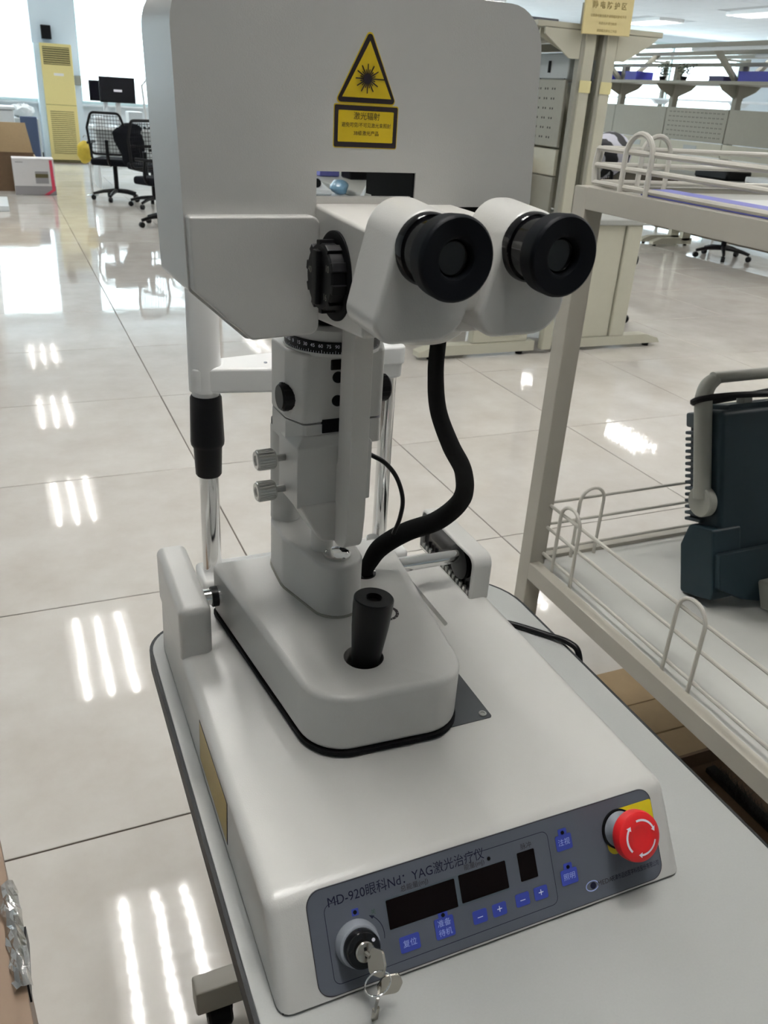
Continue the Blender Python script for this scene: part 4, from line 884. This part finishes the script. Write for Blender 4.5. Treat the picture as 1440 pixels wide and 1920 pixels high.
# computer desk by window
dk = thing('computer_desk', (2.1, 13.4, 0), 'white desk under the window with monitors on it', 'desk')
B().box(1.25, 3.2, 13.0, 13.75, 0.76, 0.79).bevel(0.004, 1).build('desk_top', WHITEP, dk)
for x in (1.28, 3.14): B().box(x, x + 0.03, 13.05, 13.7, 0, 0.76).build('desk_side', WHITEP, dk)
B().box(1.31, 3.14, 13.66, 13.68, 0.25, 0.76).build('modesty_panel', WHITEP, dk)
def monitor(x, y, rz, lab, w=0.50, h=0.30, z0=1.10):
    t = thing('monitor', (x, y, 0.79), lab, 'monitor', 'black monitors on the white desk')
    mt = Matrix.Translation((x, y, 0)) @ Matrix.Rotation(rz, 4, 'Z')
    B().box(-w / 2, w / 2, -0.015, 0.015, z0, z0 + h).bevel(0.004, 1).build('screen_case', BLACK, t, mtx=mt)
    B().box(-w / 2 + 0.012, w / 2 - 0.012, -0.0165, -0.0152, z0 + 0.015, z0 + h - 0.012).build('screen', SCREEN, t, mtx=mt)
    B().box(-0.03, 0.03, 0.015, 0.035, 0.80, z0 + 0.15).build('stand_neck', WHITEP, t, mtx=mt)
    B().cyl((0, 0.02, 0.7905), (0, 0.02, 0.80), 0.11, 20).build('stand_foot', WHITEP, t, mtx=mt)
    return t, mt
m1, mt1 = monitor(1.625, 13.12, 0.0, 'black monitor with a small pale word on screen, in front', w=0.47, h=0.315)
B().box(-0.05, 0.06, -0.0185, -0.0170, 1.235, 1.262).build('screen_logo', mat('screen_text', (0.3, 0.3, 0.32), 0.5, emit=((0.6, 0.6, 0.65), 0.4)), m1, mtx=mt1)
monitor(1.50, 13.50, 0.1, 'second black monitor half hidden behind the front one', w=0.42, h=0.26)
for k_, (x0, x1, z1, lb_) in enumerate(((1.30, 1.42, 0.92, 'small white box on the desk left of the monitor stand'), (1.78, 1.98, 0.99, 'white desktop machine on the desk under the monitor'), (2.06, 2.36, 1.02, 'larger white machine on the desk right of the monitor'))):
    tag(B().box(x0, x1, 13.05 + 0.3 * (k_ == 1), 13.35 + 0.3 * (k_ == 1), 0.7905, z1).bevel(0.015, 2).build('white_machine', WHITEP), lb_, 'machine')
# swing-arm lamp
sl_ = thing('desk_lamp', (1.97, 13.0, 0.79), 'pale swing-arm desk lamp beside the monitor', 'lamp')
B().tube([(1.97, 12.98, 0.80), (1.93, 12.95, 1.33), (2.10, 12.95, 1.52), (2.35, 12.95, 1.56)], 0.016, 8, smooth=1).build('lamp_arm', WHITEP, sl_)
B().lathe([(0.03, 0), (0.08, 0.08)], (2.37, 12.95, 1.58), (0.2, 0, -1), 16).build('lamp_head', WHITEP, sl_)
B().box(1.93, 2.02, 13.0, 13.08, 0.79, 0.82).build('lamp_clamp', BLACK, sl_)

# office chair
def chair(x, y, rz, label, back=True, group=None):
    t = thing('office_chair', (x, y, 0), label, 'chair', group)
    mt = Matrix.Translation((x, y, 0)) @ Matrix.Rotation(rz, 4, 'Z')
    for k_ in range(5):
        a = 2 * math.pi * k_ / 5 + 0.3; c, s = math.cos(a), math.sin(a)
        l = B().tube([(0.02 * c, 0.02 * s, 0.115), (0.16 * c, 0.16 * s, 0.105), (0.29 * c, 0.29 * s, 0.075)], [0.026, 0.021, 0.016], 8, smooth=2).build('base_leg', BLACK, t, mtx=mt)
        B().cyl((0.29 * c - 0.02 * s, 0.29 * s + 0.02 * c, 0.031), (0.29 * c + 0.02 * s, 0.29 * s - 0.02 * c, 0.031), 0.030, 14, ch=0.004).build('castor', BLACK, l, mtx=mt)
    B().cyl((0, 0, 0.09), (0, 0, 0.43), 0.028, 16).build('gas_column', BLACK, t, mtx=mt)
    B().box(-0.24, 0.24, -0.23, 0.23, 0.42, 0.50).bevel(0.03, 3).build('seat', CLOTH, t, mtx=mt)
    for s_ in (-1, 1): B().tube([(0.22 * s_, 0.02, 0.44), (0.28 * s_, 0.0, 0.50), (0.28 * s_, -0.02, 0.66), (0.28 * s_, -0.16, 0.67), (0.28 * s_, 0.12, 0.67)], 0.016, 8, smooth=2).build('armrest', BLACK, t, mtx=mt)
    if back:
        B().tube([(0, 0.18, 0.43), (0, 0.27, 0.50), (0, 0.28, 0.72)], 0.022, 8, smooth=3).build('back_spine', BLACK, t, mtx=mt)
        pts = [(px, 0.26 + 0.04 * (1 - abs(px) / 0.24), pz) for px, pz in fillet([(-0.20, 0.56), (0.20, 0.56), (0.23, 0.85), (0.17, 1.02), (-0.17, 1.02), (-0.23, 0.85)], 0.06, 4)]; pts.append(pts[0])
        f = B().tube(pts, 0.015, 8, smooth=1).build('back_frame', BLACK, t, mtx=mt)
        ms = B()
        for k_ in range(11): z = 0.585 + k_ * 0.04; w = 0.205 if z < 0.86 else 0.205 - (z - 0.86) * 0.35; ms.tube([(-w, 0.265, z), (0, 0.298, z), (w, 0.265, z)], 0.004, 4, smooth=1)
        for k_ in range(-5, 6): ms.tube([(k_ * 0.037, 0.298 - abs(k_) * 0.006, 0.57), (k_ * 0.034, 0.298 - abs(k_) * 0.006, 1.0)], 0.003, 4, smooth=1)
        ms.build('back_mesh', CLOTH, t, mtx=mt, kind='stuff')
    return t
chair(1.36, 11.78, 2.75, 'black mesh office chair left of the laser head, below the monitors')
chair(1.72, 11.1, -1.3, 'black office chair half hidden by the laser head')
chair(1.60, 9.55, 0.6, 'nearest black office chair base peeping out beside the laser head')
# jacket over the first chair
q = B().sphere((1.52, 11.50, 0.80), 0.2, (0.85, 0.6, 0.62), 20, 14)
for v in q.bm.verts:
    c = v.co; c.x += 0.03 * math.sin(c.z * 40 + c.y * 20); c.y += 0.02 * math.sin(c.z * 31); 
    if c.z < 0.80: c.z -= (0.80 - c.z) * 2.1
tag(q.build('black_jacket', CLOTH), 'black jacket draped over the chair below the monitors', 'jacket')
# stand with yellow bag
ps = thing('chrome_pole_stand', (1.10, 12.0, 0), 'thin chrome pole stand left of the black mesh chair', 'stand')
B().cyl((1.10, 12.22, 0.02), (1.10, 12.22, 0.72), 0.014, 10).build('pole', CHROME, ps)
B().lathe([(0.08, 0), (0.08, 0.01), (0.02, 0.03)], (1.10, 12.22, 0.0), (0, 0, 1), 20).build('pole_base', CHROME, ps)
B().tube([(1.10, 12.22, 0.70), (1.07, 12.22, 0.73), (1.04, 12.22, 0.70)], 0.006, 6, smooth=2).build('hook', CHROME, ps)
q = B().sphere((1.04, 12.17, 0.53), 0.12, (0.75, 0.5, 1.15), 16, 12)
for v in q.bm.verts: v.co += Vector((math.sin(v.co.z * 60), math.cos(v.co.z * 50), 0)) * 0.006
tag(q.build('yellow_bag', mat('bag_yellow', (0.62, 0.47, 0.05), 0.5, var=0.2)), 'yellow bag hanging on the chrome pole stand', 'bag')

# ================================================================== lab bench 1 (behind the cart)
b1 = thing('lab_bench', (3.05, 5.9, 0), 'cream double-sided lab bench with twin posts and an overhead shelf, behind the cart', 'workbench')
BY, BE = 4.36, 7.9
for x0, x1 in ((2.14, 2.94), (3.12, 3.93)):
    q = B().prism([(x0, 0.025), (x1, 0.025), (x1 - (0.0 if x1 < 3 else 0.02), 0.055), (x1 - (0.0 if x1 < 3 else 0.12), 0.085), (x0 + (0.12 if x0 < 3 else 0), 0.085), (x0, 0.055)], 'y', BY - 0.04, BY + 0.04); q.build('foot', BENCH, b1)
    for x in (x0 + 0.10, x1 - 0.08): B().cyl((x, BY, 0), (x, BY, 0.026), 0.022, 12).build('levelling_foot', BLACK, b1)
B().box(2.50, 2.89, BY - 0.03, BY + 0.03, 0.085, 0.775).bevel(0.006, 1).build('leg_panel', BENCH, b1)
B().box(2.62, 2.84, BY - 0.034, BY - 0.0305, 0.12, 0.74).bevel(0.003, 1).build('panel_recess', BENCH, b1)
B().box(3.22, 3.50, BY - 0.03, BY + 0.03, 0.085, 0.775).bevel(0.006, 1).build('leg_panel', BENCH, b1)
B().box(3.505, 3.62, BY - 0.045, BY + 0.03, 0.085, 0.775).bevel(0.006, 1).build('leg_panel', BENCH, b1)
B().box(2.18, 2.93, BY - 0.06, BE, 0.775, 0.81).bevel(0.005, 1).build('worktop', WORKTOP, b1)
B().box(3.20, 3.90, BY - 0.06, BE, 0.775, 0.81).bevel(0.005, 1).build('worktop', WORKTOP, b1)
for x0, x1 in ((2.985, 3.055), (3.125, 3.195)):
    B().box(x0, x1, BY - 0.06, BY - 0.01, 0.03, 1.93).bevel(0.004, 1).build('upright_post', BENCH, b1)
    B().box(x0 - 0.022, x0 - 0.0005, BY - 0.055, BY - 0.015, 0.35, 1.90).build('slotted_strip', BENCHG, b1)
    B().box(x0 - 0.002, x1 + 0.002, BY - 0.0635, BY - 0.0605, 1.475, 1.535).build('tape_label', TAPE, b1)
for y in (5.6, 6.8, 7.85): B().box(3.01, 3.17, y, y + 0.05, 0.03, 1.93).build('upright_post', BENCH, b1)
def pegboard(x, y0, y1, z0, z1, face, par, groups, m_=BENCHG):
    B().box(x - 0.01, x + 0.01, y0, y1, z0, z1).bevel(0.003, 1).build('divider_panel', m_, par)
    pf = B()
    for (ya, yb, n1) in groups:
        for r_ in range(6):
            z = z0 + (z1 - z0) * (0.14 + 0.145 * r_)
            for c_ in range(n1):
                yy = ya + (yb - ya) * (c_ + 0.5) / n1
                for dy in (-0.012, 0.012):
                    xx = x + face * 0.0104; s_ = 0.0052
                    vs = [pf.bm.verts.new((xx, yy + dy + a * s_, z + b_ * s_)) for a, b_ in ((-1, -1), (1, -1), (1, 1), (-1, 1))]; pf.bm.faces.new(vs)
    pf.build('perforation', BLACKM, par, kind='stuff', flat=True)
pegboard(2.955, BY + 0.02, 5.55, 1.19, 1.535, -1, b1, [(4.45, 5.4, 13)])
B().box(2.945, 2.965, BY + 0.02, 5.55, 1.04, 1.178).build('divider_panel', BENCH, b1)
B().box(2.945, 2.965, BY + 0.02, 5.55, 0.82, 1.03).build('divider_panel', BENCHG, b1)
B().box(2.945, 2.965, 5.57, BE, 0.82, 1.53).build('divider_panel', BENCHG, b1)
B().box(3.215, 3.235, BY + 0.02, BE, 0.82, 1.53).build('divider_panel', BENCH, b1)
# overhead shelf with end brackets
B().box(2.68, 3.50, BY - 0.05, BE, 1.772, 1.800).bevel(0.003, 1).build('overhead_shelf', BENCH, b1)
for y in (BY - 0.055, 5.6, 6.8):
    B().prism([(2.73, 1.770), (3.45, 1.770), (3.40, 1.725), (3.24, 1.640), (2.96, 1.640), (2.80, 1.700), (2.73, 1.730)], 'y', y + 0.052, y + 0.062 ).build('shelf_bracket', BENCH, b1)
B().prism([(2.73, 1.770), (2.98, 1.770), (2.98, 1.635), (2.90, 1.635), (2.73, 1.740)], 'y', BY - 0.052, BY - 0.040).build('shelf_bracket', BENCH, b1)
B().prism([(3.20, 1.770), (3.47, 1.770), (3.43, 1.735), (3.26, 1.640), (3.20, 1.640)], 'y', BY - 0.052, BY - 0.040).build('shelf_bracket', BENCH, b1)
B().box(2.76, 2.80, BY + 0.05, BE, 1.715, 1.76).build('shelf_rail', BENCHG, b1)
B().box(3.40, 3.44, BY + 0.05, BE, 1.715, 1.76).build('shelf_rail', BENCHG, b1)
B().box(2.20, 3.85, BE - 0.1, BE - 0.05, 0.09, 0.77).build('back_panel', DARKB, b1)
# sign
sg = thing('sign_board', (3.11, 4.27, 1.755), 'pale yellow static-protection area sign fixed on the bench posts', 'sign')
mts = Matrix.Translation((3.080, 4.27, 1.860)) @ Matrix.Rotation(math.radians(-1.5), 4, 'Y')
B().box(-0.155, 0.155, -0.006, 0.006, -0.104, 0.104).bevel(0.002, 1).build('sign_plate', SIGNY, sg, mtx=mts)
def st_(s, size, z, b_=0.0): text(s, size, mts @ axes((0, -0.0075, z), (1, 0, 0), (0, 0, 1)), SIGNINK, sg, bold=b_)
st_('静 电 防 护 区', 0.036, 0.030, 0.0006); st_('注意静电敏感器件请佩戴防静电手环', 0.0145, -0.018); st_('未经允许请勿触摸', 0.0145, -0.052); st_('请穿戴防静电工作服', 0.0145, -0.086)
# things on bench 1
ins = thing('grey_instrument', (3.08, 4.55, 1.535), 'grey-blue metal instrument box standing on the divider panel beside the posts', 'instrument')
B().box(2.968, 3.21, 4.40, 4.72, 1.537, 1.668).bevel(0.006, 1).build('instrument_case', INSTR, ins)
B().box(2.962, 2.968, 4.58, 4.60, 1.57, 1.63).build('vent_slot', BLACKM, ins)
B().box(2.966, 3.212, 4.40, 4.74, 1.5305, 1.5372).build('support_ledge', BENCHG, ins)
for y in (4.43, 4.68): B().cyl((2.98, y, 1.5372), (2.98, y, 1.545), 0.012, 10).build('foot', BLACK, ins)
tag(B().box(2.74, 2.93, 4.5, 4.80, 1.801, 1.828).bevel(0.004, 1).build('flat_device', mat('slate', (0.13, 0.14, 0.18), 0.5)), 'flat slate-grey device on the overhead shelf of the near bench', 'device')
tag(B().box(2.86, 2.93, 4.60, 4.62, 0.811, 1.115).bevel(0.003, 1).build('orange_board', mat('amber', (0.55, 0.32, 0.08), 0.5, var=0.15)), 'upright amber-yellow board on the bench beside the laser head', 'board')
tag(B().box(2.60, 2.92, 4.35, 4.50, 0.811, 0.826).bevel(0.005, 1).build('black_tray', BLACK), 'flat black tray at the near end of the bench', 'tray')
stb = thing('side_table', (1.85, 5.8, 0), 'white side table left of the near bench, seen through the laser head window', 'table')
B().box(1.45, 2.16, 4.95, 6.9, 0.75, 0.78).bevel(0.004, 1).build('table_top', WHITEP, stb)
for x in (1.50, 2.08):
    for y in (5.0, 6.8): B().box(x, x + 0.04, y, y + 0.04, 0, 0.75).build('leg', STEEL, stb)
wm = thing('slanted_machine', (1.9, 5.9, 0.78), 'white slanted desktop machine with black dial, seen through the laser head window', 'machine')
B().prism([(5.55, 0.782), (6.5, 0.782), (6.5, 0.93), (6.2, 0.93), (5.55, 0.815)], 'x', 1.76, 2.02).bevel(0.01, 1).build('machine_body', WHITEP, wm)
B().cyl((1.935, 5.68, 0.835), (1.935, 5.62, 0.855), 0.030, 18).build('black_dial', BLACK, wm)
q = B().sphere((2.095, 5.62, 0.832), 0.06, (0.95, 1.5, 0.80), 18, 12)
for v in q.bm.verts: v.co += Vector((math.sin(v.co.z * 90), math.cos(v.co.x * 70), math.sin(v.co.y * 80) * 0.4)) * 0.006
tag(q.build('blue_bag', BAGB), 'shiny pale blue plastic bag on the side table, seen through the laser head window', 'bag')
tag(B().tube([(2.10, 5.25, 0.786), (2.115, 5.24, 0.83), (2.14, 5.23, 0.88), (2.20, 5.22, 0.95)], [0.022, 0.010, 0.010, 0.022], 8, smooth=4).build('white_strap', WHITEP), 'curved white strap standing beside the blue bag', 'strap')
tag(B().box(2.28, 2.44, 6.55, 6.70, 0.811, 0.90).bevel(0.008, 1).build('violet_box', BINP), 'small violet box on the bench behind the blue bag', 'box')
tag(B().box(2.45, 2.68, 6.35, 6.55, 0.811, 0.93).bevel(0.01, 1).build('dark_device', BLACK), 'dark boxy device on the bench behind the blue bag', 'device')
chair(3.90, 5.12, 1.4, 'black backless office chair tucked in on the right side of the near bench', back=False)
q = B().sphere((4.40, 5.84, 1.08), 0.2, (0.6, 1.35, 0.80), 20, 12)
for v in q.bm.verts:
    v.co.z += 0.02 * math.sin(v.co.x * 30)
ZEB = mat('striped_cloth', (0.4, 0.4, 0.45), 0.8); zn = ZEB.node_tree
wv = zn.nodes.new('ShaderNodeTexWave'); wv.inputs['Scale'].default_value = 4; wv.inputs['Distortion'].default_value = 6
crz = zn.nodes.new('ShaderNodeValToRGB'); crz.color_ramp.elements[0].position = 0.45; crz.color_ramp.elements[1].position = 0.55; crz.color_ramp.elements[0].color = (0.01, 0.01, 0.015, 1); crz.color_ramp.elements[1].color = (0.5, 0.5, 0.58, 1)
zt = zn.nodes.new('ShaderNodeTexCoord'); zn.links.new(zt.outputs['Object'], wv.inputs['Vector']); zn.links.new(wv.outputs[0], crz.inputs[0]); zn.links.new(crz.outputs[0], zn.nodes['Principled BSDF'].inputs['Base Color'])
tag(q.build('striped_garment', ZEB), 'black and white patterned garment lying over a chair behind the bench', 'garment')
chair(4.08, 5.86, -1.6, 'black office chair under the patterned garment')

# ================================================================== lab bench 2
b2 = thing('lab_bench', (7.55, 8.3, 0), 'long grey-green lab bench with perforated back panels and lamp rails, right background', 'workbench')
Y0, Y1 = 5.9, 10.3; XM = 7.55
B().box(6.90, 7.52, Y0, Y1, 0.76, 0.80).build('worktop', WORKTOP, b2)
B().box(7.58, 8.2, Y0, Y1, 0.76, 0.80).build('worktop', WORKTOP, b2)
for y in (6.2, 8.05, 8.25, 9.9):
    B().box(7.35, 7.47, y, y + 0.06, 0.06, 0.76).build('leg', BENCH, b2)
    B().prism([(6.93, 0.02), (7.5, 0.02), (7.5, 0.09), (7.05, 0.09), (6.93, 0.05)], 'y', y, y + 0.07).build('foot', BENCH, b2)
    for x in (6.98, 7.44): B().cyl((x, y + 0.035, 0), (x, y + 0.035, 0.021), 0.02, 10).build('levelling_foot', BLACK, b2)
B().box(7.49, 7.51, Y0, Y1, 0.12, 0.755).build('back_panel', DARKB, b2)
posts = (6.9, 7.87, 8.90, 9.90)
for y in posts:
    B().box(XM - 0.04, XM + 0.04, y - 0.035, y + 0.035, 0.80, 1.90).bevel(0.004, 1).build('upright_post', BENCHG, b2)
    B().prism([(XM - 0.30, 1.715), (XM + 0.30, 1.715), (XM + 0.24, 1.66), (XM + 0.06, 1.585), (XM - 0.06, 1.585), (XM - 0.24, 1.66)], 'y', y - 0.006, y + 0.006).build('shelf_bracket', BENCHG, b2)
for y in (posts[1], posts[3]):
    for s_ in (-1, 1):
        B().hexa([(XM + s_ * 0.03, y - 0.03, 1.74), (XM + s_ * 0.09, y - 0.03, 1.74), (XM + s_ * 0.09, y + 0.03, 1.74), (XM + s_ * 0.03, y + 0.03, 1.74), (XM + s_ * 0.42, y - 0.03, 2.06), (XM + s_ * 0.49, y - 0.03, 2.06), (XM + s_ * 0.49, y + 0.03, 2.06), (XM + s_ * 0.42, y + 0.03, 2.06)]).build('lamp_arm', BENCHG, b2)
for s_ in (-1, 1):
    B().box(XM + s_ * 0.46 - 0.04, XM + s_ * 0.46 + 0.04, Y0, Y1, 2.055, 2.095).build('lamp_rail', BENCHG, b2)
    B().box(XM + s_ * 0.46 - 0.02, XM + s_ * 0.46 + 0.02, 7.0, 8.2, 2.02, 2.054).build('rail_lamp', WHITEP, b2)
B().box(XM - 0.30, XM + 0.30, Y0, Y1, 1.715, 1.745).build('shelf', BENCHG, b2)
B().box(XM - 0.035, XM + 0.035, Y0, Y1, 1.90, 1.935).build('top_rail', BENCHG, b2)
for ya, yb in zip((Y0,) + posts, posts + (Y1,)):
    if yb - ya < 0.5: B().box(XM - 0.075, XM - 0.055, ya, yb, 1.13, 1.475).build('divider_panel', BENCHG, b2); continue
    pegboard(XM - 0.065, ya + 0.006, yb - 0.006, 1.13, 1.475, -1, b2, [(ya + 0.05, yb - 0.05, 14)] if ya > 7.5 and yb < 9 else [])
    B().box(XM - 0.075, XM - 0.055, ya + 0.006, yb - 0.006, 0.98, 1.122).build('lower_panel', BENCH, b2)
    B().box(XM - 0.085, XM - 0.055, ya + 0.006, yb - 0.006, 0.81, 0.972).build('cable_channel', BENCH, b2)
    B().box(XM - 0.079, XM - 0.0755, (ya + yb) / 2 - 0.12, (ya + yb) / 2 + 0.10, 1.03, 1.085).build('socket_label', INSTR, b2)
bl = [('second bin from the left on the bench shelf', 9.50, 9.72, 0.10), ('leftmost blue bin on the bench shelf', 9.98, 10.2, 0.11), ('low dark violet bin left of the wide blue bin', 8.00, 8.22, 0.055), ('wide deep blue bin at the right end of the bench shelf', 7.35, 7.78, 0.10)]
for lab, ya, yb, h in bl:
    t = thing('storage_bin', (XM, (ya + yb) / 2, 1.745), lab, 'bin', 'blue bins on the bench shelf')
    m_ = BIN if 'dark' not in lab else mat('bin_dark', (0.04, 0.035, 0.12), 0.5)
    B().box(XM - 0.14, XM + 0.12, ya, yb, 1.746, 1.752).box(XM - 0.14, XM - 0.13, ya, yb, 1.752, 1.746 + h).box(XM + 0.11, XM + 0.12, ya, yb, 1.752, 1.746 + h).box(XM - 0.13, XM + 0.11, ya, ya + 0.01, 1.752, 1.746 + h).box(XM - 0.13, XM + 0.11, yb - 0.01, yb, 1.752, 1.746 + h).build('bin_shell', m_, t)
    B().box(XM - 0.148, XM - 0.14, ya - 0.005, yb + 0.005, 1.746 + h - 0.012, 1.746 + h).build('bin_rim', m_, t)
for k_, (ya, lab) in enumerate(((9.05, 'dark leafy plant left of the bench post'), (8.68, 'darker small plant right of the bench post'))):
    t = thing('potted_plant', (XM, ya, 1.745), lab, 'plant')
    B().lathe([(0.03, 0), (0.045, 0.05)], (XM - 0.1, ya, 1.746), (0, 0, 1), 12).build('pot', BLACK, t)
    q = B()
    for j in range(160):
        c = Vector((XM - 0.1 + random.gauss(0, 0.035), ya + random.gauss(0, 0.045), 1.81 + random.uniform(0, 0.11))); a = Vector((random.uniform(-1, 1), random.uniform(-1, 1), random.uniform(-1, 1))).normalized() * 0.02; b_ = a.orthogonal().normalized() * 0.009
        q.bm.faces.new([q.bm.verts.new(c - a), q.bm.verts.new(c + b_), q.bm.verts.new(c + a), q.bm.verts.new(c - b_)])
    q.build('leaves', GREEN, t, kind='stuff', flat=True)
tag(B().box(7.15, 7.40, 6.4, 7.1, 0.801, 0.86).bevel(0.01, 1).build('white_machine', WHITEP), 'low white machine on the right background bench', 'machine')
tag(B().box(7.0, 7.35, 7.2, 7.7, 0.801, 0.90).bevel(0.02, 1).build('black_device', BLACK), 'black slab device on the right background bench', 'device')
chair(7.22, 7.25, 1.2, 'black backless office chair under the right background bench', back=False)

# lab bench 3, farther, pale and overexposed
b3 = thing('lab_bench', (11.6, 11.6, 0), 'distant white bench with long white shelves behind the perforated panels', 'workbench')
B().box(11.0, 12.2, 7.5, 15.5, 0.76, 0.80).build('worktop', WHITEP, b3)
B().box(11.5, 11.7, 7.5, 15.5, 1.62, 1.65).build('shelf', WHITEP, b3)
B().box(11.4, 11.8, 7.5, 15.5, 1.90, 1.94).build('shelf', WHITEP, b3)
B().box(11.1, 11.2, 7.5, 15.5, 2.25, 2.30).build('lamp_rail', BENCHG, b3)
for y in (8.0, 10.0, 12.0, 14.0):
    B().box(11.57, 11.63, y, y + 0.06, 0.80, 2.27).build('upright_post', BENCHG, b3)
    B().box(11.1, 11.14, y, y + 0.05, 0.0, 0.76).build('leg', BENCH, b3)
    B().box(12.06, 12.1, y, y + 0.05, 0.0, 0.76).build('leg', BENCH, b3)
    B().box(11.16, 11.57, y + 0.01, y + 0.05, 2.22, 2.25).build('lamp_arm', BENCHG, b3)
    B().prism([(11.4, 1.62), (11.8, 1.62), (11.7, 1.55), (11.5, 1.55)], 'y', y - 0.01, y + 0.07).build('shelf_bracket', WHITEP, b3)
for k_, y in enumerate((9.0, 10.9, 12.7)):
    t = thing('blue_chair', (10.6, y, 0), ['nearest', 'middle', 'farthest'][k_] + ' blue shell chair at the distant white bench', 'chair', 'blue shell chairs at the distant bench')
    B().prism(fillet([(y - 0.22, 1.05), (y + 0.22, 1.05), (y + 0.20, 1.36), (y + 0.10, 1.44), (y - 0.10, 1.44), (y - 0.20, 1.36)], 0.05, 4), 'x', 10.34, 10.38).bevel(0.008, 2, 60).build('backrest', BINP, t)
    B().box(10.36, 10.80, y - 0.22, y + 0.22, 0.82, 0.86).bevel(0.012, 2).build('seat', BINP, t)
    B().cyl((10.58, y, 0.03), (10.58, y, 0.82), 0.03, 12).build('pedestal', STEEL, t)
    B().cyl((10.58, y, 0.0), (10.58, y, 0.03), 0.24, 20).build('pedestal_base', BLACK, t)
    B().box(10.345, 10.375, y - 0.03, y + 0.03, 0.85, 1.07).build('back_strut', STEEL, t)
